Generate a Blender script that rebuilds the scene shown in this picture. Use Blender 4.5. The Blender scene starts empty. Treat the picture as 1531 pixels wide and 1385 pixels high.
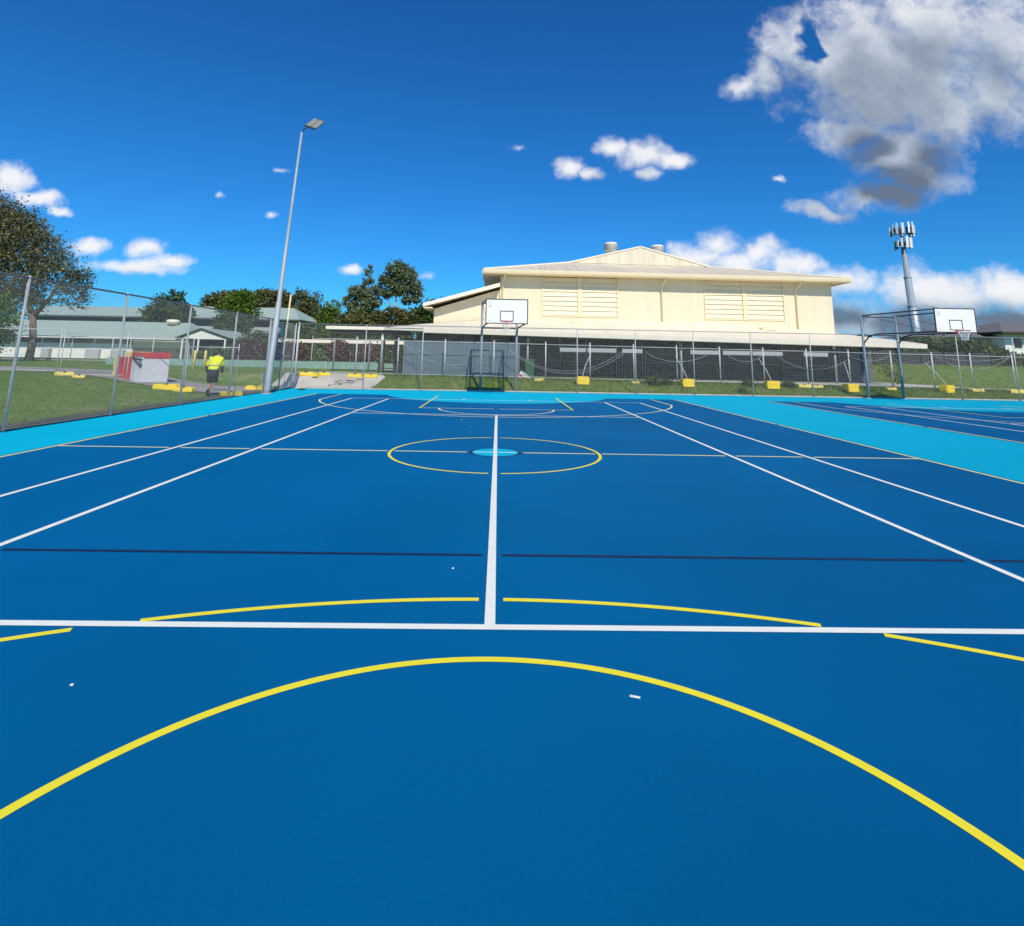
import bpy, bmesh, math, random
import numpy as np
from mathutils import Vector, Matrix
random.seed(7); RNG = np.random.default_rng(11)
R = math.radians
S = bpy.context.scene
C = S.collection

# ------------------------------------------------------------------ materials
def newmat(name):
    m = bpy.data.materials.new(name); m.use_nodes = True
    nt = m.node_tree
    return m, nt, nt.nodes['Principled BSDF']
def pmat(name, col, rough=.6, var=.08, scale=4., metal=0., bump=0., bscale=60., spec=.4, col2=None, detail=6.):
    m, nt, b = newmat(name)
    tc = nt.nodes.new('ShaderNodeTexCoord')
    n = nt.nodes.new('ShaderNodeTexNoise'); n.inputs['Scale'].default_value = scale; n.inputs['Detail'].default_value = detail
    nt.links.new(tc.outputs['Object'], n.inputs['Vector'])
    r = nt.nodes.new('ShaderNodeValToRGB')
    c2 = col2 or tuple(min(1, c*(1+var)) for c in col)
    c1 = col if col2 else tuple(c*(1-var) for c in col)
    r.color_ramp.elements[0].color = (*c1, 1); r.color_ramp.elements[1].color = (*c2, 1)
    r.color_ramp.elements[0].position = .3; r.color_ramp.elements[1].position = .7
    nt.links.new(n.outputs['Fac'], r.inputs['Fac']); nt.links.new(r.outputs['Color'], b.inputs['Base Color'])
    b.inputs['Roughness'].default_value = rough; b.inputs['Metallic'].default_value = metal
    b.inputs['Specular IOR Level'].default_value = spec
    if bump:
        n2 = nt.nodes.new('ShaderNodeTexNoise'); n2.inputs['Scale'].default_value = bscale
        nt.links.new(tc.outputs['Object'], n2.inputs['Vector'])
        bp = nt.nodes.new('ShaderNodeBump'); bp.inputs['Strength'].default_value = bump; bp.inputs['Distance'].default_value = .01
        nt.links.new(n2.outputs['Fac'], bp.inputs['Height']); nt.links.new(bp.outputs['Normal'], b.inputs['Normal'])
    return m
def ribmat(name, col, axis, pitch, rough=.5, var=.06, strength=.6, streak=.0, dist=.02):
    """ribbed metal sheet: ribs repeat along axis (0 x, 1 y, 2 z); streak = rain streaks running across the ribs"""
    m, nt, b = newmat(name)
    tc = nt.nodes.new('ShaderNodeTexCoord')
    sp = nt.nodes.new('ShaderNodeSeparateXYZ'); nt.links.new(tc.outputs['Object'], sp.inputs[0])
    mu = nt.nodes.new('ShaderNodeMath'); mu.operation = 'MULTIPLY'; mu.inputs[1].default_value = 2*math.pi/pitch
    nt.links.new(sp.outputs[axis], mu.inputs[0])
    si = nt.nodes.new('ShaderNodeMath'); si.operation = 'SINE'; nt.links.new(mu.outputs[0], si.inputs[0])
    bp = nt.nodes.new('ShaderNodeBump'); bp.inputs['Strength'].default_value = strength; bp.inputs['Distance'].default_value = dist
    nt.links.new(si.outputs[0], bp.inputs['Height']); nt.links.new(bp.outputs['Normal'], b.inputs['Normal'])
    mp = nt.nodes.new('ShaderNodeMapping')
    sc = [.12, .12, .12]; sc[axis] = 2.2 if streak else .4
    mp.inputs['Scale'].default_value = sc
    nt.links.new(tc.outputs['Object'], mp.inputs['Vector'])
    n = nt.nodes.new('ShaderNodeTexNoise'); n.inputs['Scale'].default_value = 1.5; n.inputs['Detail'].default_value = 8
    nt.links.new(mp.outputs[0], n.inputs['Vector'])
    r = nt.nodes.new('ShaderNodeValToRGB')
    v = max(var, streak)
    r.color_ramp.elements[0].color = (*[c*(1-v) for c in col], 1); r.color_ramp.elements[1].color = (*[min(1, c*(1+var)) for c in col], 1)
    r.color_ramp.elements[0].position = .32; r.color_ramp.elements[1].position = .6
    nt.links.new(n.outputs['Fac'], r.inputs['Fac']); nt.links.new(r.outputs['Color'], b.inputs['Base Color'])
    b.inputs['Roughness'].default_value = rough
    return m
def leafmat(name, dark, mid, light, trans=.35):
    m, nt, b = newmat(name)
    g = nt.nodes.new('ShaderNodeNewGeometry')
    r = nt.nodes.new('ShaderNodeValToRGB')
    e = r.color_ramp.elements; e[0].color = (*dark, 1); e[1].color = (*light, 1); e[1].position = .95
    x = e.new(.5); x.color = (*mid, 1)
    nt.links.new(g.outputs['Random Per Island'], r.inputs['Fac']); nt.links.new(r.outputs['Color'], b.inputs['Base Color'])
    b.inputs['Roughness'].default_value = .55; b.inputs['Specular IOR Level'].default_value = .3
    tr = nt.nodes.new('ShaderNodeBsdfTranslucent'); nt.links.new(r.outputs['Color'], tr.inputs['Color'])
    mx = nt.nodes.new('ShaderNodeMixShader'); mx.inputs[0].default_value = trans
    nt.links.new(b.outputs[0], mx.inputs[1]); nt.links.new(tr.outputs[0], mx.inputs[2])
    nt.links.new(mx.outputs[0], nt.nodes['Material Output'].inputs['Surface'])
    return m
def courtmat(name, col, var=.05):
    m, nt, b = newmat(name)
    tc = nt.nodes.new('ShaderNodeTexCoord')
    n = nt.nodes.new('ShaderNodeTexNoise'); n.inputs['Scale'].default_value = .32; n.inputs['Detail'].default_value = 6
    n3 = nt.nodes.new('ShaderNodeTexNoise'); n3.inputs['Scale'].default_value = 45; n3.inputs['Detail'].default_value = 3
    for q in (n, n3): nt.links.new(tc.outputs['Object'], q.inputs['Vector'])
    mx = nt.nodes.new('ShaderNodeMath'); mx.operation = 'MULTIPLY_ADD'; mx.inputs[1].default_value = .35
    nt.links.new(n3.outputs['Fac'], mx.inputs[0]); nt.links.new(n.outputs['Fac'], mx.inputs[2])
    r = nt.nodes.new('ShaderNodeValToRGB')
    r.color_ramp.elements[0].position = .45; r.color_ramp.elements[1].position = .95
    r.color_ramp.elements[0].color = (*[c*(1-var) for c in col], 1); r.color_ramp.elements[1].color = (*[c*(1+var) for c in col], 1)
    nt.links.new(mx.outputs[0], r.inputs['Fac']); nt.links.new(r.outputs['Color'], b.inputs['Base Color'])
    b.inputs['Roughness'].default_value = .72; b.inputs['Specular IOR Level'].default_value = .04
    b.inputs['Diffuse Roughness'].default_value = 1.
    n2 = nt.nodes.new('ShaderNodeTexNoise'); n2.inputs['Scale'].default_value = 420; n2.inputs['Detail'].default_value = 2
    nt.links.new(tc.outputs['Object'], n2.inputs['Vector'])
    bp = nt.nodes.new('ShaderNodeBump'); bp.inputs['Strength'].default_value = .25; bp.inputs['Distance'].default_value = .002
    nt.links.new(n2.outputs['Fac'], bp.inputs['Height']); nt.links.new(bp.outputs['Normal'], b.inputs['Normal'])
    return m
M = dict(
 blue=courtmat('blue acrylic', (.0002, .087, .228), .12), teal=courtmat('teal acrylic', (.0008, .31, .465), .04),
 white=pmat('white line paint', (.92, .92, .80), .6, .04, 9), yellow=pmat('yellow line paint', (.98, .83, .03), .6, .04, 9),
 pale=pmat('pale yellow line paint', (.97, .88, .40), .6, .04, 9), navy=pmat('navy line paint', (.004, .012, .06), .6, .05, 9),
 kerb=pmat('concrete kerb', (.52, .50, .44), .85, .15, 3, bump=.2), path=pmat('worn path concrete', (.24, .22, .20), .9, .0, .7, bump=.3, bscale=25, col2=(.40, .37, .32), detail=9), darkedge=pmat('dark edge strip', (.02, .03, .03), .8, .2, 3),
 concrete=pmat('grey concrete', (.42, .39, .33), .85, .0, .8, bump=.3, bscale=25, col2=(.62, .58, .49), detail=9),
 galv=pmat('galvanised steel', (.54, .56, .55), .5, .08, 6, metal=.1), galvd=pmat('weathered steel', (.30, .33, .35), .5, .1, 6, metal=.3),
 rail=pmat('dark top rail', (.10, .12, .13), .5, .1, 6, metal=.3), wire=pmat('galvanised wire', (.60, .60, .54), .6, .05, 6, metal=0.),
 pole=pmat('galvanised lamp pole', (.37, .42, .45), .5, .07, 3, metal=.1), black=pmat('black steel', (.012, .014, .02), .45, .1, 6),
 hoopgrey=pmat('grey painted steel', (.40, .44, .46), .5, .07, 5), hoopdark=pmat('dark painted steel', (.045, .055, .075), .45, .1, 5),
 board=pmat('white backboard', (.92, .89, .84), .4, .02, 3), rim=pmat('red rim', (.62, .05, .05), .4, .05, 5), net=pmat('white net', (.85, .84, .82), .7, .04, 8),
 mark=pmat('faded print', (.62, .55, .62), .5, .1, 30),
 cream=ribmat('cream wall sheet', (.745, .65, .465), 0, .19, .55, .03, .07, .03), creamy=pmat('cream trim', (.80, .68, .45), .5, .03, 2),
 louvre=pmat('cream louvre slat', (.80, .70, .49), .5, .03, 1.2), pale_trim=pmat('white trim', (.88, .80, .64), .5, .04, 2),
 roof=ribmat('pale roof sheet', (.76, .65, .48), 0, .25, .5, .05, .4, .14), roofv=ribmat('cream veranda roof sheet', (.93, .82, .63), 0, .25, .5, .04, .2, .07),
 gable=ribmat('pale gable sheet', (.76, .66, .50), 0, .25, .55, .05, .4, .16),
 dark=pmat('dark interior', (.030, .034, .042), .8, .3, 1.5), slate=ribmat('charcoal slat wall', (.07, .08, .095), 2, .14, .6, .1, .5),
 glass=pmat('dark window glass', (.022, .027, .034), .15, .3, .7, spec=.25), frame=pmat('grey window frame', (.22, .24, .26), .5, .08, 5),
 transom_glow=None, sign=pmat('pale sign strip', (.72, .74, .75), .5, .06, 5), bluewall=ribmat('blue grey sheet', (.092, .142, .172), 0, .2, .5, .05, .25, .08),
 yplast=pmat('yellow plastic', (.92, .66, .03), .5, .06, 5), yold=pmat('faded yellow plastic', (.80, .62, .16), .6, .12, 5),
 hose=pmat('grey hose', (.33, .37, .40), .5, .08, 9), cable=pmat('black cable', (.02, .02, .022), .5, .1, 9),
 greenroof=ribmat('green roof sheet', (.39, .48, .40), 0, .3, .5, .05, .4, .08), wwall=pmat('white wall', (.78, .78, .76), .7, .04, 1), greyw=pmat('grey wall', (.42, .44, .46), .7, .06, 1),
 eaveb=pmat('dark brown eave', (.07, .05, .045), .7, .1, 4), brick=pmat('brown brick', (.22, .12, .08), .85, .25, 12), houseroof=pmat('dark tiled roof', (.17, .16, .155), .7, .15, 4), housewall=pmat('grey blue wall', (.16, .20, .23), .7, .06, 1),
 cloth=pmat('green shade cloth', (.20, .33, .29), .9, .12, 3), slatf=ribmat('black slat fence', (.022, .026, .034), 2, .16, .6, .1, 1.0),
 red=pmat('red panel', (.60, .03, .04), .45, .1, 4), crate=pmat('white crate panel', (.66, .66, .68), .5, .06, 4), scuff=pmat('black scuff', (.03, .03, .035), .6, .1, 8),
 bark=pmat('grey bark', (.20, .16, .12), .9, .25, 6, bump=.5, bscale=20), palebark=pmat('pale gum bark', (.48, .42, .35), .85, .2, 5),
 tower=pmat('grey tower steel', (.40, .46, .50), .45, .06, 2, metal=.3), antenna=pmat('pale antenna', (.78, .80, .82), .5, .05, 3),
 bin=pmat('green bin', (.03, .10, .05), .5, .1, 5), lens=pmat('lamp lens', (.27, .28, .25), .25, .15, 8),
 skin=pmat('skin', (.55, .30, .20), .55, .06, 12), hair=pmat('dark hair', (.015, .012, .01), .6, .2, 30), hivis=pmat('yellow work shirt', (.80, .84, .02), .7, .06, 8),
 navyc=pmat('navy cloth', (.015, .018, .04), .8, .15, 8), shortc=pmat('black cloth', (.008, .008, .012), .85, .15, 8), boot=pmat('work boot', (.05, .045, .04), .7, .2, 9), tape=pmat('grey reflective tape', (.42, .42, .30), .35, .05, 8),
 leafA=leafmat('olive brown leaves', (.06, .062, .024), (.165, .16, .065), (.33, .30, .15)),
 leafB=leafmat('dark green leaves', (.024, .050, .017), (.075, .13, .037), (.16, .23, .065)),
 leafC=leafmat('bright green leaves', (.04, .09, .008), (.12, .21, .02), (.24, .33, .05)),
 leafD=leafmat('gum leaves', (.07, .10, .05), (.17, .22, .10), (.34, .38, .21)),
 leafR=leafmat('red leaves', (.05, .022, .022), (.13, .05, .05), (.22, .11, .085)),
 leafO=leafmat('brown green leaves', (.05, .058, .018), (.135, .14, .04), (.25, .24, .08)),
 blade=leafmat('grass blades', (.08, .14, .025), (.15, .24, .055), (.28, .33, .11), .3),
)

# ------------------------------------------------------------------ mesh builder
_m, _nt, _b = newmat('pale transom with added glow'); _b.inputs['Base Color'].default_value = (.6, .62, .62, 1); _b.inputs['Emission Color'].default_value = (.82, .92, 1., 1); _b.inputs['Emission Strength'].default_value = .42; M['transom_glow'] = _m  # emission added so the pale strips don't go near black in veranda shade
class MB:
    def __init__(s): s.v = []; s.f = []
    def add(s, vs, fs):
        n = len(s.v); s.v += [tuple(p) for p in vs]; s.f += [tuple(i+n for i in f) for f in fs]; return s
    def box(s, x0, x1, y0, y1, z0, z1, rz=0., piv=None):
        vs = [Vector((x, y, z)) for z in (z0, z1) for y in (y0, y1) for x in (x0, x1)]
        if rz:
            p = Vector(piv or ((x0+x1)/2, (y0+y1)/2, 0)); m = Matrix.Rotation(rz, 3, 'Z'); vs = [m @ (q-p)+p for q in vs]
        return s.add(vs, [(0, 2, 3, 1), (4, 5, 7, 6), (0, 1, 5, 4), (2, 6, 7, 3), (0, 4, 6, 2), (1, 3, 7, 5)])
    def obox(s, c, ax, ay, az):
        c, ax, ay, az = map(Vector, (c, ax, ay, az))
        vs = [c+ax*i+ay*j+az*k for k in (-1, 1) for j in (-1, 1) for i in (-1, 1)]
        return s.add(vs, [(0, 2, 3, 1), (4, 5, 7, 6), (0, 1, 5, 4), (2, 6, 7, 3), (0, 4, 6, 2), (1, 3, 7, 5)])
    def tube(s, pts, r, n=8, caps=True):
        pts = [Vector(p) for p in pts]; k = len(pts)
        rs = r if isinstance(r, (list, tuple)) else [r]*k
        vs = []; fs = []
        for i, p in enumerate(pts):
            t = (pts[min(i+1, k-1)]-pts[max(i-1, 0)])
            t = t.normalized() if t.length > 1e-9 else Vector((0, 0, 1))
            a = t.cross(Vector((0, 0, 1)) if abs(t.z) < .9 else Vector((1, 0, 0))).normalized(); b = t.cross(a)
            for j in range(n):
                an = 2*math.pi*j/n; vs.append(p+(a*math.cos(an)+b*math.sin(an))*rs[i])
        for i in range(k-1):
            for j in range(n): fs.append((i*n+j, i*n+(j+1) % n, (i+1)*n+(j+1) % n, (i+1)*n+j))
        if caps: fs += [tuple(range(n-1, -1, -1)), tuple(range((k-1)*n, k*n))]
        return s.add(vs, fs)
    def lathe(s, prof, c=(0, 0, 0), n=20):
        vs = []; fs = []; k = len(prof)
        for r, z in prof:
            for j in range(n): a = 2*math.pi*j/n; vs.append((c[0]+r*math.cos(a), c[1]+r*math.sin(a), c[2]+z))
        for i in range(k-1):
            for j in range(n): fs.append((i*n+j, i*n+(j+1) % n, (i+1)*n+(j+1) % n, (i+1)*n+j))
        fs += [tuple(range(n-1, -1, -1)), tuple(range((k-1)*n, k*n))]
        return s.add(vs, fs)
    def poly(s, *faces):
        for f in faces: s.add(f, [tuple(range(len(f)))])
        return s
    def slab(s, pts, t):
        """polygon (counter-clockwise seen from its front) given thickness t downwards in z"""
        n = len(pts); vs = list(pts)+[(p[0], p[1], p[2]-t) for p in pts]
        return s.add(vs, [tuple(range(n)), tuple(range(2*n-1, n-1, -1))]+[(i, n+i, n+(i+1) % n, (i+1) % n) for i in range(n)])
    def build(s, name, mat, parent=None, smooth=False, bevel=0.):
        o = off = None
        off = Vector((0, 0, 0))
        p = parent
        while p is not None: off = off+Vector(p.location); p = p.parent
        me = bpy.data.meshes.new(name)
        me.from_pydata([tuple(Vector(q)-off) for q in s.v], [], s.f); me.update()
        o = bpy.data.objects.new(name, me); C.objects.link(o)
        if parent is not None: o.parent = parent
        me.materials.append(M[mat] if isinstance(mat, str) else mat)
        if smooth:
            for pl in me.polygons: pl.use_smooth = True
        if bevel:
            b = o.modifiers.new('bevel', 'BEVEL'); b.width = bevel; b.segments = 2; b.limit_method = 'ANGLE'
        return o
def npmesh(name, V, F, mat, parent=None):
    """V (n,3) array, F (m,k) array"""
    off = np.zeros(3); p = parent
    while p is not None: off = off+np.array(p.location); p = p.parent
    me = bpy.data.meshes.new(name)
    V = np.asarray(V, np.float32)-off.astype(np.float32); F = np.asarray(F, np.int32); k = F.shape[1]
    me.vertices.add(len(V)); me.vertices.foreach_set('co', V.ravel())
    me.loops.add(F.size); me.loops.foreach_set('vertex_index', F.ravel())
    me.polygons.add(len(F)); me.polygons.foreach_set('loop_start', np.arange(len(F), dtype=np.int32)*k)
    me.polygons.foreach_set('loop_total', np.full(len(F), k, np.int32))
    me.update(calc_edges=True); me.validate()
    o = bpy.data.objects.new(name, me); C.objects.link(o)
    if parent is not None: o.parent = parent
    me.materials.append(M[mat]); return o
def tag(o, label=None, cat=None, group=None, kind=None):
    if label: o['label'] = label
    if cat: o['category'] = cat
    if group: o['group'] = group
    if kind: o['kind'] = kind
    return o
def thing(name, label, cat, loc=(0, 0, 0), group=None, kind=None):
    o = bpy.data.objects.new(name, None); C.objects.link(o); o.location = loc; o.empty_display_size = .2
    return tag(o, label, cat, group, kind)
def dup(root, loc, rz=0., label=None):
    r = root.copy(); C.objects.link(r); r.location = loc; r.rotation_euler = (0, 0, rz)
    if label: r['label'] = label
    for ch in list(root.children):
        c = ch.copy(); C.objects.link(c); c.parent = r
        for g in list(ch.children):
            d = g.copy(); C.objects.link(d); d.parent = c
    return r

# ------------------------------------------------------------------ camera
cam = bpy.data.cameras.new('camera'); co = bpy.data.objects.new('camera', cam); C.objects.link(co); S.camera = co
F, CY, P, RO, YW = 839.431, 380.958, .181396, .0187349, .0208295
cam.sensor_fit = 'HORIZONTAL'; cam.sensor_width = 36; cam.lens = F/1531*36; cam.shift_y = -(692.5-CY)/1531
cam.clip_start = .05; cam.clip_end = 3000
fw = Vector((math.sin(YW)*math.cos(P), math.cos(YW)*math.cos(P), math.sin(P))); rt = Vector((math.cos(YW), -math.sin(YW), 0)); up = rt.cross(fw)
Rr = rt*math.cos(RO)+up*math.sin(RO); Uu = -rt*math.sin(RO)+up*math.cos(RO)
mw = Matrix((Rr, Uu, -fw)).transposed().to_4x4(); mw.translation = Vector((.0145896, -10.19065, 1.62338)); co.matrix_world = mw

# ------------------------------------------------------------------ light, sky, clouds
EL, AZ = R(40.5), R(13.5)           # the sun is behind the camera, a little to the right
sd = Vector((math.sin(AZ)*math.cos(EL), -math.cos(AZ)*math.cos(EL), math.sin(EL)))
sl = bpy.data.lights.new('sun', 'SUN'); sl.energy = 4.15; sl.angle = R(.5); sl.color = (1., .915, .77)
so = bpy.data.objects.new('sun', sl); C.objects.link(so); so.rotation_euler = sd.to_track_quat('Z', 'Y').to_euler(); so.location = (0, -20, 30)
W = bpy.data.worlds.new('World'); S.world = W; W.use_nodes = True
nt = W.node_tree; N = nt.nodes; L = nt.links; bg = N['Background']
sky = N.new('ShaderNodeTexSky'); sky.sky_type = 'NISHITA'; sky.sun_disc = False
sky.sun_elevation = EL; sky.sun_rotation = math.pi-AZ; sky.altitude = 0; sky.air_density = 1.; sky.dust_density = .3; sky.ozone_density = 2.5
SKY = .1; bg.inputs['Strength'].default_value = SKY
hs = N.new('ShaderNodeHueSaturation'); hs.inputs['Saturation'].default_value = 1.12; L.new(sky.outputs[0], hs.inputs['Color'])
tint = N.new('ShaderNodeMix'); tint.data_type = 'RGBA'; tint.blend_type = 'MULTIPLY'; tint.inputs['Factor'].default_value = 1; tint.inputs[7].default_value = (.17, .77, 1.30, 1); L.new(hs.outputs[0], tint.inputs[6])
CL = [(.75, .57, .26, .17, 1.35), (.515, .55, .05, .06, .85), (.77, .40, .15, .085, 1), (.68, .315, .11, .035, 1), (0.586, 0.613, 0.094, 0.11, 1), (0.708, 0.631, 0.149, 0.134, 1), (0.86, 0.666, 0.205, 0.136, 1), (0.992, 0.641, 0.151, 0.166, 1), (0.707, 0.49, 0.145, 0.099, 1), (0.837, 0.48, 0.159, 0.099, 1), (0.961, 0.511, 0.12, 0.107, 1), (0.748, 0.382, 0.123, 0.054, 1), (0.676, 0.434, 0.124, 0.055, 1), (0.797, 0.357, 0.104, 0.054, 1), (0.729, 0.322, 0.122, 0.029, 1), (0.599, 0.287, 0.082, 0.023, 1), (0.463, 0.524, 0.05, 0.03, .75), (0.123, 0.352, 0.04, 0.026, 1), (0.171, 0.342, 0.038, 0.016, 1), (0.206, 0.397, 0.041, 0.027, 1), (0.262, 0.382, 0.07, 0.035, 1), (0.319, 0.371, 0.046, 0.021, 1), (0.268, 0.346, 0.035, 0.016, 1), (0.029, 0.389, 0.02, 0.011, 0.6), (-0.893, 0.3, 0.059, 0.041, 1), (-0.833, 0.263, 0.071, 0.025, 1), (-0.789, 0.247, 0.038, 0.011, 1), (-0.732, 0.182, 0.049, 0.024, 1), (-0.631, 0.181, 0.045, 0.024, 1), (-0.645, 0.15, 0.103, 0.018, 1), (-0.587, 0.161, 0.053, 0.017, 1), (-0.267, 0.15, 0.025, 0.012, 1), (-0.415, 0.246, 0.018, 0.011, 0.8), (-0.518, 0.283, 0.016, 0.009, 0.7), (-0.411, 0.335, 0.018, 0.006, 0.5), (0.518, 0.337, 0.02, 0.009, 0.8), (-0.129, 0.139, 0.03, 0.012, 0.4), (0.394, 0.208, 0.052, 0.04, 1), (0.473, 0.193, 0.064, 0.035, 1), (0.546, 0.172, 0.062, 0.03, 1), (0.356, 0.177, 0.062, 0.044, 1), (0.624, 0.143, 0.111, 0.042, 1), (0.795, 0.128, 0.187, 0.062, 1), (0.934, 0.143, 0.1, 0.05, 1), (0.727, 0.072, 0.321, 0.055, 1), (0.912, 0.076, 0.174, 0.061, 1), (0.317, 0.204, 0.017, 0.015, 0.6), (.43, .17, .09, .04, 1), (.53, .12, .12, .05, 1)]
HOLES = [(.596, .63, .028, .06), (.612, .60, .022, .03)]
DARK = [(.60, .285, .11, .045), (.74, .335, .15, .06), (.82, .37, .10, .05), (.70, .40, .08, .04), (.84, .07, .34, .05), (.55, .12, .10, .03)]
def cloud_group():
    g = bpy.data.node_groups.new('cloud density', 'ShaderNodeTree')
    g.interface.new_socket('P', in_out='INPUT', socket_type='NodeSocketVector')
    g.interface.new_socket('D', in_out='OUTPUT', socket_type='NodeSocketFloat'); g.interface.new_socket('whole', in_out='OUTPUT', socket_type='NodeSocketFloat')
    n = g.nodes; l = g.links
    gi = n.new('NodeGroupInput'); go = n.new('NodeGroupOutput')
    def noise(scale, detail, vec, color=False, rough=.6):
        x = n.new('ShaderNodeTexNoise'); x.inputs['Scale'].default_value = scale; x.inputs['Detail'].default_value = detail; x.inputs['Roughness'].default_value = rough
        l.new(vec, x.inputs['Vector']); return x.outputs['Color' if color else 'Fac']
    def vm(op, a, b):
        x = n.new('ShaderNodeVectorMath'); x.operation = op
        for i, q in enumerate((a, b)):
            if isinstance(q, tuple): x.inputs[i].default_value = q
            elif q is not None: l.new(q, x.inputs[i])
        return x
    def mth(op, a, b, c=None, clamp=False):
        x = n.new('ShaderNodeMath'); x.operation = op; x.use_clamp = clamp
        for i, q in enumerate((a, b, c)):
            if q is None: continue
            if isinstance(q, (int, float)): x.inputs[i].default_value = q
            else: l.new(q, x.inputs[i])
        return x.outputs[0]
    p = gi.outputs[0]
    w1 = vm('MULTIPLY', vm('SUBTRACT', noise(7, 3, p, True), (.5, .5, .5)).outputs[0], (.10, .075, 0)).outputs[0]
    w2 = vm('MULTIPLY', vm('SUBTRACT', noise(28, 3, p, True), (.5, .5, .5)).outputs[0], (.022, .018, 0)).outputs[0]
    q = vm('ADD', vm('ADD', p, w1).outputs[0], w2).outputs[0]
    q2 = vm('ADD', p, vm('MULTIPLY', w1, (.4, .4, 0)).outputs[0]).outputs[0]     # small clouds warp less
    q2 = vm('ADD', q2, w2).outputs[0]
    acc = None
    for cu, cv, a, b, wt in CL:
        src = q if a > .06 else q2
        e = vm('LENGTH', vm('MULTIPLY', vm('SUBTRACT', src, (cu, cv, 0)).outputs[0], (1/a, 1/b, 0)).outputs[0], None).outputs['Value']
        d = mth('MULTIPLY_ADD', e, -wt, wt)
        acc = d if acc is None else mth('MAXIMUM', acc, d)
    whole = acc
    for cu, cv, a, b in HOLES:
        e = vm('LENGTH', vm('MULTIPLY', vm('SUBTRACT', q, (cu, cv, 0)).outputs[0], (1/a, 1/b, 0)).outputs[0], None).outputs['Value']
        acc = mth('SUBTRACT', acc, mth('MULTIPLY', mth('MAXIMUM', mth('SUBTRACT', 1., e), 0.), 1.15))
    f = mth('ADD', mth('MULTIPLY', mth('SUBTRACT', noise(11, 10, q2, rough=.6), .5), 1.2), mth('MULTIPLY', mth('SUBTRACT', noise(42, 8, q2, rough=.62), .5), .6))
    out = mth('ADD', acc, f)
    l.new(out, go.inputs[0]); l.new(mth('MULTIPLY_ADD', f, .45, whole), go.inputs[1]); return g
cg = cloud_group()
def wm(op, a, b, c=None, clamp=False):
    x = N.new('ShaderNodeMath'); x.operation = op; x.use_clamp = clamp
    for i, q in enumerate((a, b, c)):
        if q is None: continue
        if isinstance(q, (int, float)): x.inputs[i].default_value = q
        else: L.new(q, x.inputs[i])
    return x.outputs[0]
tc = N.new('ShaderNodeTexCoord'); sp = N.new('ShaderNodeSeparateXYZ'); L.new(tc.outputs['Generated'], sp.inputs[0])
yy = wm('MAXIMUM', sp.outputs[1], .02)
cb = N.new('ShaderNodeCombineXYZ'); L.new(wm('DIVIDE', sp.outputs[0], yy), cb.inputs[0]); L.new(wm('DIVIDE', sp.outputs[2], yy), cb.inputs[1])
g1 = N.new('ShaderNodeGroup'); g1.node_tree = cg; L.new(cb.outputs[0], g1.inputs[0])
ofs = N.new('ShaderNodeVectorMath'); ofs.operation = 'ADD'; ofs.inputs[1].default_value = (.02, .062, 0); L.new(cb.outputs[0], ofs.inputs[0])
g2 = N.new('ShaderNodeGroup'); g2.node_tree = cg; L.new(ofs.outputs[0], g2.inputs[0])
mr = N.new('ShaderNodeMapRange'); mr.interpolation_type = 'SMOOTHSTEP'; mr.inputs['From Min'].default_value = .0; mr.inputs['From Max'].default_value = .85; L.new(g1.outputs[0], mr.inputs['Value'])
alpha = wm('MULTIPLY', mr.outputs[0], wm('GREATER_THAN', sp.outputs[1], .05))
alpha = wm('MULTIPLY', alpha, .96)
above = N.new('ShaderNodeMapRange'); above.interpolation_type = 'SMOOTHSTEP'; above.inputs['From Min'].default_value = -.15; above.inputs['From Max'].default_value = 1.0; L.new(g2.outputs[1], above.inputs['Value'])
fine = N.new('ShaderNodeTexNoise'); fine.inputs['Scale'].default_value = 9; fine.inputs['Detail'].default_value = 8; fine.inputs['Roughness'].default_value = .6; L.new(cb.outputs[0], fine.inputs['Vector'])
br = wm('ADD', wm('MULTIPLY_ADD', above.outputs[0], -.64, .97), wm('MULTIPLY_ADD', fine.outputs[0], .42, -.21), clamp=True)
low = N.new('ShaderNodeMapRange'); low.interpolation_type = 'SMOOTHSTEP'; low.inputs['From Min'].default_value = .18; low.inputs['From Max'].default_value = .06; L.new(wm('DIVIDE', sp.outputs[2], yy), low.inputs['Value'])
br = wm('SUBTRACT', br, wm('MULTIPLY', low.outputs[0], .12))
dk = None        # shaded undersides of the cloud masses
for cu, cv, a_, b_ in DARK:
    v1 = N.new('ShaderNodeVectorMath'); v1.operation = 'SUBTRACT'; L.new(cb.outputs[0], v1.inputs[0]); v1.inputs[1].default_value = (cu, cv, 0)
    v2 = N.new('ShaderNodeVectorMath'); v2.operation = 'MULTIPLY'; L.new(v1.outputs[0], v2.inputs[0]); v2.inputs[1].default_value = (1/a_, 1/b_, 0)
    v3 = N.new('ShaderNodeVectorMath'); v3.operation = 'LENGTH'; L.new(v2.outputs[0], v3.inputs[0])
    d_ = wm('SUBTRACT', 1.25, v3.outputs['Value']); dk = d_ if dk is None else wm('MAXIMUM', dk, d_)
dk = wm('ADD', dk, wm('MULTIPLY_ADD', fine.outputs[0], 1.6, -.8))
dm = N.new('ShaderNodeMapRange'); dm.interpolation_type = 'SMOOTHSTEP'; dm.inputs['From Min'].default_value = .0; dm.inputs['From Max'].default_value = 1.1; L.new(dk, dm.inputs['Value'])
br = wm('SUBTRACT', br, wm('MULTIPLY', dm.outputs[0], .42))
ramp = N.new('ShaderNodeValToRGB'); e = ramp.color_ramp.elements
e[0].position = .12; e[0].color = (.15, .19, .26, 1); e[1].position = .95; e[1].color = (.93, .94, .96, 1)
x = e.new(.5); x.color = (.47, .54, .65, 1)
L.new(br, ramp.inputs['Fac'])
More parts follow.
